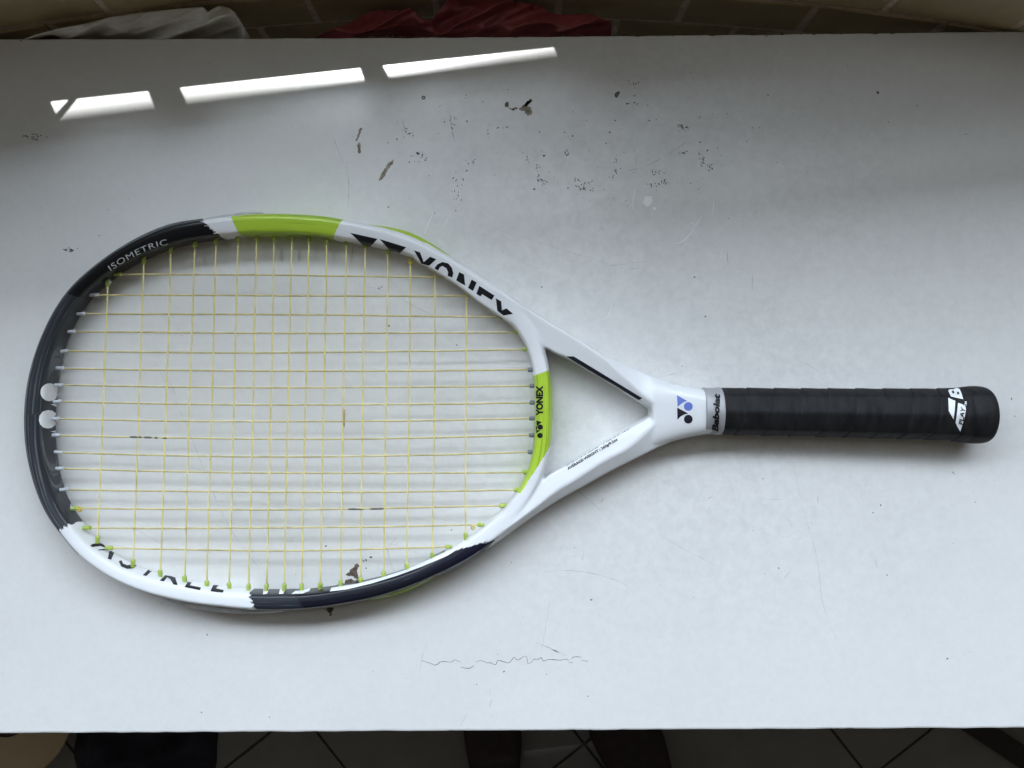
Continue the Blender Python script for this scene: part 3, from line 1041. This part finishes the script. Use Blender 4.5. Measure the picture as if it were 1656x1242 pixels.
def paint_material():
    m, nt, b = new_mat('frame_paint')
    L, N = nt.links.new, nt.nodes.new
    tc = N('ShaderNodeTexCoord')
    s_at = N('ShaderNodeAttribute'); s_at.attribute_name = 'hoop_s'
    r_at = N('ShaderNodeAttribute'); r_at.attribute_name = 'hoop_r'

    def math_(op, a, c=None):
        n = N('ShaderNodeMath'); n.operation = op
        for i, v_ in enumerate((a, c)):
            if v_ is None: continue
            if isinstance(v_, (int, float)): n.inputs[i].default_value = v_
            else: L(v_, n.inputs[i])
        return n.outputs[0]
    nz = N('ShaderNodeTexNoise'); nz.inputs['Scale'].default_value = 1.0; nz.inputs['Detail'].default_value = 5; nz.inputs['Roughness'].default_value = 0.75
    cmb = N('ShaderNodeCombineXYZ')
    L(math_('MULTIPLY', s_at.outputs['Fac'], 190.0), cmb.inputs[0]); L(math_('MULTIPLY', r_at.outputs['Fac'], 900.0), cmb.inputs[1])
    L(cmb.outputs[0], nz.inputs['Vector'])
    rag_n = math_('SUBTRACT', nz.outputs['Fac'], 0.5)
    nz2 = N('ShaderNodeTexNoise'); nz2.inputs['Scale'].default_value = 1.0; nz2.inputs['Detail'].default_value = 4; nz2.inputs['Roughness'].default_value = 0.6
    cmb2 = N('ShaderNodeCombineXYZ')
    L(math_('MULTIPLY', s_at.outputs['Fac'], 9.0), cmb2.inputs[0]); L(math_('MULTIPLY', r_at.outputs['Fac'], 650.0), cmb2.inputs[1])
    L(cmb2.outputs[0], nz2.inputs['Vector'])
    streak = nz2.outputs['Fac']

    def side(p1, p2, rag=0.0, z=0.02):
        """1 on the left hand side of p1->p2 as drawn on the photograph seen with y down"""
        a, c = P(*p1, z) - RB, P(*p2, z) - RB
        d = (c - a).xy; nn = Vector((d.y, -d.x)).normalized() * -1.0
        dp = N('ShaderNodeVectorMath'); dp.operation = 'DOT_PRODUCT'
        L(tc.outputs['Object'], dp.inputs[0]); dp.inputs[1].default_value = (nn.x, nn.y, 0)
        v_ = math_('SUBTRACT', dp.outputs['Value'], nn.dot(a.xy))
        if rag: v_ = math_('ADD', v_, math_('MULTIPLY', rag_n, rag))
        return math_('GREATER_THAN', v_, 0.0)

    def either(p_, q_): return math_('MAXIMUM', p_, q_)

    def xless(px):
        sx = N('ShaderNodeSeparateXYZ'); L(tc.outputs['Object'], sx.inputs[0])
        return math_('LESS_THAN', sx.outputs[0], P(px, 0, 0.02).x - RB.x)

    def both(*ms):
        o_ = ms[0]
        for q in ms[1:]: o_ = math_('MULTIPLY', o_, q)
        return o_
    cur = [None]

    def rgb(c):
        n = N('ShaderNodeRGB'); n.outputs[0].default_value = (*c, 1); return n.outputs[0]

    def over(mask, colour):
        mx = N('ShaderNodeMix'); mx.data_type = 'RGBA'
        L(mask, mx.inputs[0])
        L(cur[0], mx.inputs[6])
        L(colour, mx.inputs[7])
        cur[0] = mx.outputs[2]

    def ramp(fac, stops):
        n = N('ShaderNodeValToRGB')
        while len(n.color_ramp.elements) < len(stops): n.color_ramp.elements.new(0.5)
        for e, (p_, c_) in zip(n.color_ramp.elements, stops):
            e.position = p_; e.color = (*c_, 1)
        L(fac, n.inputs['Fac'])
        return n.outputs['Color']
    cur[0] = rgb((0.73, 0.735, 0.745))
    inv = lambda q: math_('SUBTRACT', 1.0, q)
    lime = ramp(streak, [(0.32, (0.20, 0.33, 0.025)), (0.43, (0.40, 0.57, 0.045)), (0.62, (0.43, 0.61, 0.05)), (0.70, (0.28, 0.43, 0.035))])
    grey = ramp(streak, [(0.30, (0.015, 0.017, 0.021)), (0.48, (0.028, 0.031, 0.038)), (0.58, (0.046, 0.050, 0.058)), (0.64, (0.14, 0.15, 0.16)), (0.67, (0.030, 0.033, 0.040))])
    greyb = ramp(streak, [(0.35, (0.014, 0.017, 0.023)), (0.60, (0.022, 0.026, 0.034)), (0.67, (0.11, 0.12, 0.14)), (0.70, (0.03, 0.035, 0.046))])
    navy = ramp(streak, [(0.35, (0.004, 0.0045, 0.008)), (0.50, (0.005, 0.0055, 0.010)), (0.57, (0.006, 0.006, 0.022)), (0.63, (0.005, 0.0055, 0.012)), (0.66, (0.12, 0.13, 0.16)), (0.68, (0.005, 0.0055, 0.01))])
    black = rgb((0.0045, 0.005, 0.007))
    # upper left: black up to the ragged white edge
    west = side((300, 345), (300, 1000))           # x < 300 region helper
    up = side((1000, 660), (0, 660))               # upper half (y < 660)
    # sign calibration: these helpers are oriented at build time below
    return m, nt, b, dict(side=side, both=both, over=over, inv=inv, lime=lime, grey=grey, greyb=greyb, navy=navy, black=black, cur=cur, rag=rag_n,
                          r=r_at, s=s_at, math=math_, L=L, N=N, rgb=rgb, either=either, xless=xless)


def build_paint():
    m, nt, b, k = paint_material()
    side, both, over, inv = k['side'], k['both'], k['over'], k['inv']

    # half plane that contains the pixel q
    def hp(p1, p2, q, rag=0.0):
        cr = (p2[0] - p1[0]) * (q[1] - p1[1]) - (p2[1] - p1[1]) * (q[0] - p1[0])
        # side() is 1 where  n.(x-a) > 0, n = -(d.y,-d.x) in world axes (y up)
        a, c_, qq = P(*p1), P(*p2), P(*q)
        d = (c_ - a).xy; nn = Vector((d.y, -d.x)).normalized() * -1.0
        s_ = side(p1, p2, rag)
        return s_ if nn.dot((qq - a).xy) > 0 else inv(s_)
    # black (upper left)
    over(both(hp((327, 355), (363, 390), (200, 430), 0.013), hp((105, 474), (155, 488), (200, 430), 0.002), hp((0, 600), (500, 600), (200, 430))), k['black'])
    # dark streaky grey (left end)
    over(both(hp((105, 474), (155, 488), (70, 650), 0.002), hp((94, 861), (136, 833), (70, 650), 0.013), hp((300, 300), (300, 1000), (70, 650))), k['grey'])
    # grey and navy block on the lower side
    over(both(hp((398, 946), (420, 996), (450, 970), 0.011), hp((0, 800), (900, 800), (450, 970)), k['xless'](560)), k['greyb'])
    over(both(hp((468, 949), (502, 993), (600, 960), 0.004), hp((0, 800), (900, 800), (450, 970)), hp((806, 866), (786, 890), (600, 960), 0.010),
              k['either'](k['xless'](690), hp((690, 902.5), (803, 870), (700, 930), 0.008))), k['navy'])
    # lime block on the upper side
    over(both(hp((374, 348), (392, 389), (460, 365), 0.0006), hp((557, 352), (536, 390), (460, 365), 0.0016), hp((0, 600), (900, 600), (460, 365))), k['lime'])
    # lime bridge
    over(both(hp((862, 608), (893, 597), (880, 660), 0.0008), hp((893, 716), (840, 800), (870, 690), 0.0025), hp((800, 500), (800, 900), (870, 690)), hp((800, 797), (900, 797), (870, 690)), k['xless'](897)), k['lime'])
    # thin highlight painted as a pale line along the ridge of the dark lower part
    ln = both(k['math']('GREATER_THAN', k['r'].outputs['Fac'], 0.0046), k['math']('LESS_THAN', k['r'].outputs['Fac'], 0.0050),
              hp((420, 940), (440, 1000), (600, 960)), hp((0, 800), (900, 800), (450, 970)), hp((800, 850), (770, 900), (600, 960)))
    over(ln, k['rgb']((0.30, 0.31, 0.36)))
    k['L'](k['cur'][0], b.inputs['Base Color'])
    b.inputs['Roughness'].default_value = 0.3
    b.inputs['Specular IOR Level'].default_value = 0.3
    b.inputs['Coat Weight'].default_value = 0.16
    b.inputs['Coat Roughness'].default_value = 0.06
    return m


M_paint = build_paint()
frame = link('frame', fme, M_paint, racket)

# ------------------------------------------------------------------ print on the racket
CAMP = Vector((0, 0, H))


def decal(name, polys, mat, bvh, parent, off=0.00016, step=2.2):
    bm = bmesh.new()
    for pl in polys:
        vs = [bm.verts.new((x, y, 0)) for (x, y) in pl]
        es = []
        for i in range(len(vs)):
            try: es.append(bm.edges.new((vs[i], vs[(i + 1) % len(vs)])))
            except ValueError: pass
        bmesh.ops.triangle_fill(bm, use_beauty=True, edges=es)
    drape(name, bm, mat, bvh, parent, off, step)


def drape(name, bm, mat, bvh, parent, off, step):
    for _ in range(7):
        ed = [e for e in bm.edges if e.calc_length() > step]
        if not ed: break
        bmesh.ops.subdivide_edges(bm, edges=ed, cuts=1)
        bmesh.ops.triangulate(bm, faces=[fc for fc in bm.faces if len(fc.verts) > 3])
    kill = []
    for v_ in bm.verts:
        d = (P(v_.co.x, v_.co.y, 0) - CAMP).normalized()
        hit, nrm, _, _ = bvh.ray_cast(CAMP, d)
        if hit is None or hit.z < 0.002:
            kill.append(v_); continue
        if nrm.dot(d) > 0: nrm = -nrm
        v_.co = hit + nrm * off - RB
    bmesh.ops.delete(bm, geom=kill, context='VERTS')
    bmesh.ops.recalc_face_normals(bm, faces=bm.faces)
    me = bpy.data.meshes.new(name)
    bm.to_mesh(me); bm.free()
    return link(name, me, mat, parent, smooth=True)


def text_polys(txt, bold=0.0, shear=0.0, space=1.0):
    cu = bpy.data.curves.new('txt', 'FONT')
    cu.body = txt; cu.size = 1.0; cu.offset = bold; cu.shear = shear; cu.space_character = space
    cu.resolution_u = 4
    cu.fill_mode = 'FRONT'
    o = bpy.data.objects.new('txt', cu); col.objects.link(o)
    dg = bpy.context.evaluated_depsgraph_get(); dg.update()
    me = bpy.data.meshes.new_from_object(o.evaluated_get(dg))
    bpy.data.objects.remove(o); bpy.data.curves.remove(cu)
    return me


def text_decal(name, txt, fn, mat, bvh, parent, bold=0.0, shear=0.0, space=1.0, off=0.0002, step=1.1):
    """fn maps (x in 0..1 of the text width, y in units of cap height) to photograph pixels"""
    me = text_polys(txt, bold, shear, space)
    bm = bmesh.new(); bm.from_mesh(me); bpy.data.meshes.remove(me)
    xs = [v_.co.x for v_ in bm.verts]
    x0, x1 = min(xs), max(xs)
    capH = 0.69
    for v_ in bm.verts:
        x, y = fn((v_.co.x - x0) / (x1 - x0), v_.co.y / capH)
        v_.co = (x, y, 0)
    bmesh.ops.triangulate(bm, faces=bm.faces[:])
    return drape(name, bm, mat, bvh, parent, off, step)


def circ(c, r, n=26): return [(c[0] + r * math.cos(2 * math.pi * i / n), c[1] + r * math.sin(2 * math.pi * i / n)) for i in range(n)]


m6 = lambda pts: [z6(*p) for p in pts]
big = [m6(q) for q in (
    [(122, 168), (325, 213), (270, 270), (215, 257)],
    [(340, 214), (538, 275), (484, 324), (426, 310)],
    [(596, 298), (642, 314), (668, 386), (716, 346), (762, 364), (708, 412), (652, 396)],
    [(748, 432), (770, 402), (808, 385), (850, 395), (878, 428), (889, 470), (880, 500), (846, 488), (850, 462), (838, 432), (808, 414), (788, 424), (776, 448)],
    [(932, 460), (968, 478), (977, 560), (945, 543), (910, 521)],
    [(1025, 515), (1062, 537), (1035, 600), (998, 578)],
    [(1082, 562), (1195, 635), (1173, 668), (1103, 624), (1091, 641), (1060, 622)],
    [(1205, 655), (1245, 678), (1250, 744), (1285, 730), (1333, 770), (1262, 783), (1216, 748)])]
decal('lettering', big, M_black, bvh_frame, frame)

m3 = lambda pts: [z3(*p) for p in pts]
decal('lettering', [m3(q) for q in (
    [(272, 340), (290, 330), (330, 324), (372, 333), (392, 350), (390, 361), (340, 344), (286, 352)],
    [(320, 370), (360, 364), (393, 365), (396, 373), (330, 374)],
    [(400, 378), (438, 378), (412, 437), (389, 430)],
    [(463, 446), (482, 440), (492, 462), (520, 473), (552, 470), (585, 473), (562, 494), (520, 498), (480, 482)],
    [(624, 540), (660, 504), (692, 508), (680, 516), (648, 546)],
    [(738, 575), (775, 540), (815, 546), (842, 556), (858, 606), (830, 603), (808, 566), (788, 553), (765, 583)],
    [(905, 620), (925, 585), (952, 588), (940, 607), (1015, 622), (1008, 640)],
    [(1078, 648), (1095, 607), (1132, 607), (1115, 628), (1168, 640), (1160, 657)])], M_black, bvh_frame, frame)

m4 = lambda pts: [z4(*p) for p in pts]
decal('lettering', [m4(q) for q in (
    [(208, 488), (240, 486), (228, 518), (203, 520)], [(305, 488), (333, 486), (325, 518), (298, 518)],
    [(372, 518), (396, 500), (440, 496), (466, 479), (491, 478), (480, 500), (440, 516)])], M_whiteprint, bvh_frame, frame)
decal('stripe', [m4([(602, 503), (610, 481), (760, 457), (900, 423), (1040, 378), (1200, 308), (1330, 248), (1400, 200), (1430, 208), (1300, 290), (1150, 355), (1000, 410), (850, 456), (700, 491)])],
      M_whiteprint, bvh_frame, frame)

m2 = lambda pts: [z2(*p) for p in pts]


def ball(c, cut, rc_):
    pts = []
    for p in circ(c, 61, 40):
        d = math.hypot(p[0] - cut[0], p[1] - cut[1])
        if d < rc_:
            p = (cut[0] + (p[0] - cut[0]) * rc_ / max(d, 1), cut[1] + (p[1] - cut[1]) * rc_ / max(d, 1))
        pts.append(p)
    return pts


decal('logo', [m2(circ((207, 142), 60, 36)), m2([(140 + 55, 322 - 61), (160, 272), (140, 300), (136, 330), (145, 358), (165, 378), (195, 385), (222, 380), (248, 358), (250, 345), (240, 338), (236, 322), (238, 306), (252, 298), (250, 285), (225, 266)]),
               m2([(212, 221), (266, 223), (266, 262), (250, 240)]), m2([(210, 406), (245, 398), (263, 384), (258, 413), (245, 415), (232, 408)])], M_whiteprint, bvh_frame, frame)

# small lettering
pts_b = catmull([z1(618, 446), z1(700, 392), z1(800, 338), z1(900, 296), z1(998, 270)], 10)


def along(pts, cap):
    pts = [np.array(p) for p in pts]
    ln = np.concatenate(([0], np.cumsum([np.linalg.norm(pts[i + 1] - pts[i]) for i in range(len(pts) - 1)])))

    def fn(x, y):
        s_ = x * ln[-1]
        i = min(int(np.searchsorted(ln, s_, 'right')) - 1, len(pts) - 2)
        t = (s_ - ln[i]) / (ln[i + 1] - ln[i])
        p = pts[i] + (pts[i + 1] - pts[i]) * t
        d = pts[i + 1] - pts[i]; d = d / np.linalg.norm(d)
        nrm = np.array((d[1], -d[0]))
        q = p + nrm * y * cap
        return float(q[0]), float(q[1])
    return fn


text_decal('lettering', 'ISOMETRIC', along(pts_b, 8.8), M_silverprint, bvh_frame, frame, bold=0.0, space=1.12, off=0.0003)
text_decal('lettering', 'AVERAGE WEIGHT : 260g/9.2oz', along([z7(574, 912), z7(908, 712)], 4.2), M_black, bvh_frame, frame, bold=0.03, off=0.0004)
text_decal('lettering', 'YONEX', along([z7(404, 548), z7(404, 346)], 9.6), M_black, bvh_frame, frame, bold=0.055, off=0.0003)
m7 = lambda pts: [z7(*p) for p in pts]
decal('logo', [m7(circ((388, 624), 18)), m7(circ((386, 680), 18)), m7([(362, 580), (400, 590), (380, 605), (366, 618)]), m7([(362, 642), (392, 646), (376, 655), (362, 668)]),
               m7([(360, 612), (368, 622), (366, 645), (358, 640)])], M_black, bvh_frame, frame)
decal('stripe', [m7([(563, 150), (612, 150), (1072, 430), (1047, 442)])], M_navy, bvh_frame, frame)
# the half hidden line of print above the weight
random.seed(5)
bits = []
for i in range(46):
    t = i / 46
    if random.random() < 0.2: continue
    x, y = 560 + t * 428, 884 - t * 252
    w_ = random.uniform(3, 7)
    bits.append(m7([(x, y - 2), (x + w_, y - 2 - w_ * 0.58), (x + w_, y + 3 - w_ * 0.58), (x, y + 3)]))
decal('lettering', bits, M_black, bvh_frame, frame)
m8 = lambda pts: [z8(*p) for p in pts]
decal('logo', [m8([(302, 325), (394, 378), (362, 388), (332, 408), (308, 432)]), m8(circ((403, 427), 39))], M_blue, bvh_frame, frame)
decal('logo', [m8([(304, 437), (402, 488), (364, 500), (334, 516), (306, 546)]), m8(circ((403, 540), 39))], M_navy, bvh_frame, frame)


# ------------------------------------------------------------------ bumper and grommet strips on the outside of the hoop
def th_idx(p):
    return int(round((math.atan2(p[1] - HC[1], p[0] - HC[0]) + math.pi) / (2 * math.pi) * NR)) % NR


def outer_strip(name, p0, p1, mat, h=0.0055, prot=0.0011, bulge=0.0, zc=ZC):
    i0, i1 = th_idx(p0), th_idx(p1)
    if i1 <= i0: i1 += NR
    secs = []
    m = i1 - i0
    for q in range(m + 1):
        i = (i0 + q) % NR
        t = q / m
        e = min(1, 12 * t, 12 * (1 - t)) ** 0.6
        pr = prot * e + bulge * math.sin(math.pi * t) ** 1.4
        c = clw[i]; nn = nor[i]; a = aw[i]
        ring = []
        for (u, w_) in ((-0.003, -h), (0.2 * pr, -h), (pr, -h * 0.6), (pr, h * 0.6), (0.2 * pr, h), (-0.003, h)):
            ring.append(Vector((c[0] + nn[0] * (a + u), c[1] + nn[1] * (a + u), zc + w_)) - RB)
        secs.append(ring)
    v, f = loft(secs)
    bm = bmesh.new()
    me = mesh_of(name, v, f); bm.from_mesh(me); bmesh.ops.recalc_face_normals(bm, faces=bm.faces); bm.to_mesh(me); bm.free()
    return link(name, me, mat, racket, smooth=False)


outer_strip('bumper_guard', (128, 897), (330, 355), M_guard, 0.0048, 0.0012, 0.0, ZC + 0.0028)
outer_strip('bumper_end', (482, 992), (215, 952), M_guardlight, 0.0058, 0.0010, 0.0034)
outer_strip('bumper_end', (332, 354), (430, 344), M_guardlight, 0.0050, 0.0012, 0.0006, ZC + 0.0015)
outer_strip('grommet_strip', (602, 362), (738, 420), M_limestrip, 0.0052, 0.0005, 0.0020, ZC - 0.001)
outer_strip('grommet_strip', (716, 926), (590, 972), M_limestrip, 0.0052, 0.0005, 0.0022, ZC - 0.001)

# ------------------------------------------------------------------ strings and grommets
mains = [((194, 443.5), (727, 448.7)), ((155.6, 477.3), (775, 479)), ((135, 507.5), (811.7, 512.8)), ((119.4, 536.5), (834.6, 537.8)), ((107.3, 568), (848.7, 565)),
         ((101, 595.7), (857.3, 597.5)), ((98.5, 622.8), (859.7, 624)), ((96.4, 649.5), (859.7, 651)), ((94, 677.3), (859.7, 676.5)), ((94, 704), (859.7, 703.8)),
         ((97.6, 731.6), (857.3, 730.8)), ((100, 758), (848.8, 763.4)), ((107.3, 791.5), (835, 792.4)), ((124, 822), (811.4, 817.8)), ((143.5, 853.6), (775, 848.5)), ((179.8, 886), (723, 884.4))]
crosses = [((174, 460.4), (158, 869.3)), ((232.4, 423), (215.3, 908)), ((276, 406.8), (259.2, 925)), ((315, 397.6), (298.6, 935)), ((349.7, 392), (334.3, 942.5)),
           ((385, 388), (370.6, 945.4)), ((415, 386.5), (402, 947)), ((443.5, 386.5), (431, 947)), ((472.5, 386.5), (460, 947)), ((500, 388), (488, 947)),
           ((528.5, 390.3), (518, 945.5)), ((560.3, 393.3), (551, 941.7)), ((591, 398), (583.3, 936.3)), ((628, 407.4), (620.8, 926.8)), ((664, 419.3), (658, 914.6)),
           ((704, 436.3), (699.3, 896.6)), ((755.2, 467.2), (753, 864.3))]
RS = 0.00062
# grommet mesh: flared collar and barrel, pointing along +x
prof = [(-0.0030, 0.0015), (-0.0005, 0.0016), (0.0, 0.0018), (0.0014, 0.0018), (0.0018, 0.0016), (0.0021, 0.0012), (0.0022, 0.0007)]


def grommet_mesh(name, mat, sc=1.0, ln=1.0):
    secs = [[Vector((x * ln, r_ * sc * math.cos(2 * math.pi * k / 10), r_ * sc * math.sin(2 * math.pi * k / 10))) for k in range(10)] for (x, r_) in prof]
    v, f = loft(secs)
    me = mesh_of(name, v, f)
    me.flip_normals()
    me.materials.append(mat)
    return me


gm_lime = grommet_mesh('grommet', M_lime, 1.0, 1.0)
gm_grey = grommet_mesh('grommet', M_clear, 0.9, 1.05)
M_greydark = simple('dark_grey_plastic', (0.20, 0.21, 0.23), 0.4, var=0.1, scale=300)
gm_dark = grommet_mesh('grommet', M_greydark, 1.0, 1.1)


def seg_cross(a, b, c, d):
    a, b, c, d = [np.array(q, float) for q in (a, b, c, d)]
    r_, s_ = b - a, d - c
    den = r_[0] * s_[1] - r_[1] * s_[0]
    t = ((c - a)[0] * s_[1] - (c - a)[1] * s_[0]) / den
    u = ((c - a)[0] * r_[1] - (c - a)[1] * r_[0]) / den
    return t, u


def wavy(p, q, t):
    # strings are not perfectly straight
    return np.array(p) + (np.array(q) - np.array(p)) * t


def make_string(p, q, ts, phase, wob):
    a = np.array(p, float); b = np.array(q, float)
    d = (b - a) / np.linalg.norm(b - a)
    a2, b2 = a - d * 5, b + d * 5
    nodes = [(0.0, 0.0)]
    for j, t in enumerate(ts):
        nodes.append((t, (1 if (j + phase) % 2 else -1) * 0.00055))
    nodes.append((1.0, 0.0))
    pts = []
    for i in range(len(nodes) - 1):
        (t0, z0), (t1, z1_) = nodes[i], nodes[i + 1]
        for k in range(3):
            u = k / 3
            e = u * u * (3 - 2 * u)
            t = t0 + (t1 - t0) * u
            pos = a2 + (b2 - a2) * t
            off = wob * math.sin(math.pi * t) + 0.25 * math.sin(9 * t + phase * 2 + wob * 5)
            pos = pos + np.array((-d[1], d[0])) * off
            pts.append(P(pos[0], pos[1], ZC + z0 + (z1_ - z0) * e) - RB)
    pts.append(P(*b2, ZC) - RB)
    return pts


def put_grommet(me, p, toward):
    w, t = P(*p, ZC), P(*toward, ZC)
    d = (t - w).normalized()
    o = bpy.data.objects.new('grommet', me)
    col.objects.link(o); o.parent = racket
    o.location = w - RB - d * 0.0008
    o.rotation_euler = (0, R(random.uniform(-5, 5)), math.atan2(d.y, d.x) + R(random.uniform(-7, 7)))
    o.scale = (random.uniform(0.9, 1.15), random.uniform(0.82, 1.0), 0.95)
    return o


for arr in (gm_lime, gm_grey, gm_dark): arr.shade_flat()
SAG = [-1, 0, -1.3, 1.5, 3.5, 3.5, 3.5, 4.5, 5, 6.3, 7.5, 4.5, 4, 4, 2.6, 5.2]
for i, (a, b) in enumerate(mains):
    ts = sorted(t for t, u in (seg_cross(a, b, c, d) for (c, d) in crosses) if 0 < t < 1 and 0 <= u <= 1)
    pts = make_string(a, b, ts, i % 2, SAG[i])
    link('string', tube_mesh('string', pts, RS, 6), M_string, racket)
    put_grommet(gm_grey if 1 <= i <= 12 else gm_lime, a, b)
    put_grommet(gm_dark if 5 <= i <= 10 else gm_lime, b, a)
for i, (a, b) in enumerate(crosses):
    us = sorted(t for t, u in (seg_cross(a, b, c, d) for (c, d) in mains) if 0 < t < 1 and 0 <= u <= 1)
    pts = make_string(a, b, us, (i + 1) % 2, random.uniform(-1.0, 1.0))
    link('string', tube_mesh('string', pts, RS * 1.04, 6), M_cross, racket)
    put_grommet(gm_lime, a, b)
    put_grommet(gm_lime, b, a)
# black marks left on the strings
for (p, q) in (((210, 706.6), (230, 707.2)), ((233, 707.3), (246, 707.7)), ((250, 707.9), (256, 708)), ((262, 708.1), (271, 708.3)), ((563, 823.5), (590, 823.2)), ((598, 823), (622, 822.6)), ((557, 662), (556.5, 690))):
    n_ = 4
    pts = [P(p[0] + (q[0] - p[0]) * t / n_, p[1] + (q[1] - p[1]) * t / n_, ZC + 0.0004) - RB for t in range(n_ + 1)]
    link('string_mark', tube_mesh('string_mark', pts, [RS * 0.9, RS * 1.25, RS * 1.2, RS * 1.25, RS * 0.8], 6), M_ink if p[0] != 557 else M_stringbrown, racket)


# tied-off ends
def knot(px, py, mat, tail):
    pts = []
    for i in range(26):
        t = i / 25 * 4 * math.pi
        c = P(px, py, ZC) - RB
        pts.append(c + Vector((0.0011 * math.cos(t) + 0.0006 * (i / 25 - 0.5), 0.0012 * math.sin(t), 0.0006 * math.sin(t * 1.5) + 0.0005)))
    link('knot', tube_mesh('knot', pts, RS * 1.05, 6), mat, racket)
    if tail:
        tp = [P(x, y, ZC + 0.001) - RB for (x, y) in catmull(tail, 5)]
        link('string_tail', tube_mesh('string_tail', tp, RS * 0.8, 6), M_clear, racket)


M_knot = simple('amber_knot', (0.62, 0.45, 0.06), 0.4)
knot(129, 823.5, M_knot, [(127, 822), (120, 823), (115, 820), (114.5, 817), (117, 816)])
knot(768, 478, M_string, None)
knot(765, 853, M_string, None)
knot(664, 424, M_knot, None)
knot(175, 457, M_lime, [(176, 460), (179, 456), (176, 453.5), (173, 456)])


# ------------------------------------------------------------------ handle
def oct_pt(t, a, b, mixo=0.6):
    """rounded octagon"""
    c, s = math.cos(t), math.sin(t)
    n = 4
    # support distance of an octagon blended with a circle
    ang_ = (t % (math.pi / 4)) - math.pi / 8
    ro_ = math.cos(math.pi / 8) / math.cos(ang_)
    ro_ = mixo * ro_ + (1 - mixo) * 0.97
    return a * c * ro_ / 0.975, b * s * ro_ / 0.975


NSEC = 64


def handle_section(px, hw_px, b, zc, ridge=0.0, helix=None, round_=None):
    pe_ = px
    cy = 665 + (px - 1170) * 6.0 / 430
    c = P(px, cy, zc)
    c.x = P(px, cy, zc + 0.0125).x
    a = hw_px * (H - zc) / F
    ring = []
    for k in range(NSEC):
        t = 2 * math.pi * k / NSEC + math.pi / 8
        u, w_ = oct_pt(t, a, b, round_ if round_ is not None else 0.6 * max(0.0, min(1.0, (1625 - pe_) / 60.0)))
        rr = 0.0
        if helix is not None:
            ph = (px / 45.0 + helix * t / (2 * math.pi)) % 1.0
            rr = 0.0004 * (1 - ph) ** 1.5 - (0.0003 if ph > 0.95 else 0) + 0.00018 * mnoise.noise(Vector((px * 0.05, t * 3, 2.0)))
        l = math.hypot(u, w_)
        s_ = (l + rr) / l
        ring.append(Vector((c.x, c.y + u * s_, zc + w_ * s_)) - RB)
    return ring


xs = np.concatenate((np.linspace(1168, 1590, 300), np.linspace(1591.5, 1617, 36)))
prof_x = [1164, 1200, 1300, 1450, 1540, 1558, 1572, 1584, 1594, 1601, 1606, 1610, 1613, 1615, 1616.4, 1617]
prof_w = [36.6, 37.4, 38.2, 39.8, 41.2, 42.4, 44.6, 46.0, 46.4, 46.2, 45.6, 44.4, 42.4, 39.6, 34.0, 22.0]
prof_b = [.0142, .0144, .0145, .0148, .0150, .0154, .0160, .0165, .0166, .0165, .0163, .0159, .0152, .0142, .0122, .008]
secs = []
for x in xs:
    hw = float(np.interp(x, prof_x, prof_w)); bb = float(np.interp(x, prof_x, prof_b))
    zc = 0.0150 + 0.0017 * (x - 1168) / 450
    secs.append(handle_section(float(x), hw, bb, zc, helix=1.0 if x < 1572 else None))
v, f = loft(secs)
gme = mesh_of('grip', v, f)
bmx = bmesh.new(); bmx.from_mesh(gme); bmesh.ops.recalc_face_normals(bmx, faces=bmx.faces); bmx.to_mesh(gme); bmx.free()
grip = link('grip', gme, M_grip, racket)
bvh_grip = BVHTree.FromPolygons([tuple(q + RB) for q in v], f)
secs = []
for (x, hw, bb) in ((1142.5, 37.0, .0146), (1143.5, 38.2, .0149), (1150, 37.6, .0148), (1158, 37.4, .0148), (1166, 38.2, .0150), (1171, 39.0, .0152), (1172.5, 38.2, .0150)):
    secs.append(handle_section(x, hw, bb, 0.0146, round_=0.25))
v, f = loft(secs)
cme = mesh_of('collar', v, f)
bmx = bmesh.new(); bmx.from_mesh(cme); bmesh.ops.recalc_face_normals(bmx, faces=bmx.faces); bmx.to_mesh(cme); bmx.free()
collar = link('collar', cme, M_metal, racket)
bvh_col = BVHTree.FromPolygons([tuple(q + RB) for q in v], f)
text_decal('lettering', 'Babolat', along([z8(667, 648), z8(676, 500), z8(684, 318)], 9.4), M_black, bvh_col, collar, bold=0.045, shear=0.2, off=0.0006)
zn = lambda x, y: (1480 + x / 8.87, 600 + y / 8.87)
mb = lambda pts: [zn(*p) for p in pts]
decal('logo', [mb([(472, 385), (522, 410), (573, 430), (566, 560), (548, 692), (508, 625), (478, 570)]),
               mb([(612, 458), (680, 480), (722, 515), (725, 560), (700, 690), (645, 866), (602, 795), (578, 740), (592, 640)])], M_whiteprint, bvh_grip, grip, off=0.0003, step=1.5)
decal('lettering', [mb([(473, 285), (500, 268), (545, 268), (560, 260), (600, 246), (640, 265), (665, 330), (686, 406), (600, 388), (512, 368), (490, 325)])], M_whiteprint, bvh_grip, grip, off=0.0003, step=1.5)
decal('lettering', [mb([(520, 295), (548, 288), (562, 322), (538, 334)]), mb([(594, 308), (622, 305), (634, 338), (604, 346)])], M_black, bvh_grip, grip, off=0.0005, step=1.5)
text_decal('lettering', 'PLAY', along([zn(680, 772), zn(716, 520)], 7.0), M_black, bvh_grip, grip, bold=0.02, shear=0.2, off=0.0006)
text_decal('lettering', 'TM', along([zn(738, 505), zn(740, 440)], 3.8), M_whiteprint, bvh_grip, grip, bold=0.012, off=0.0003)
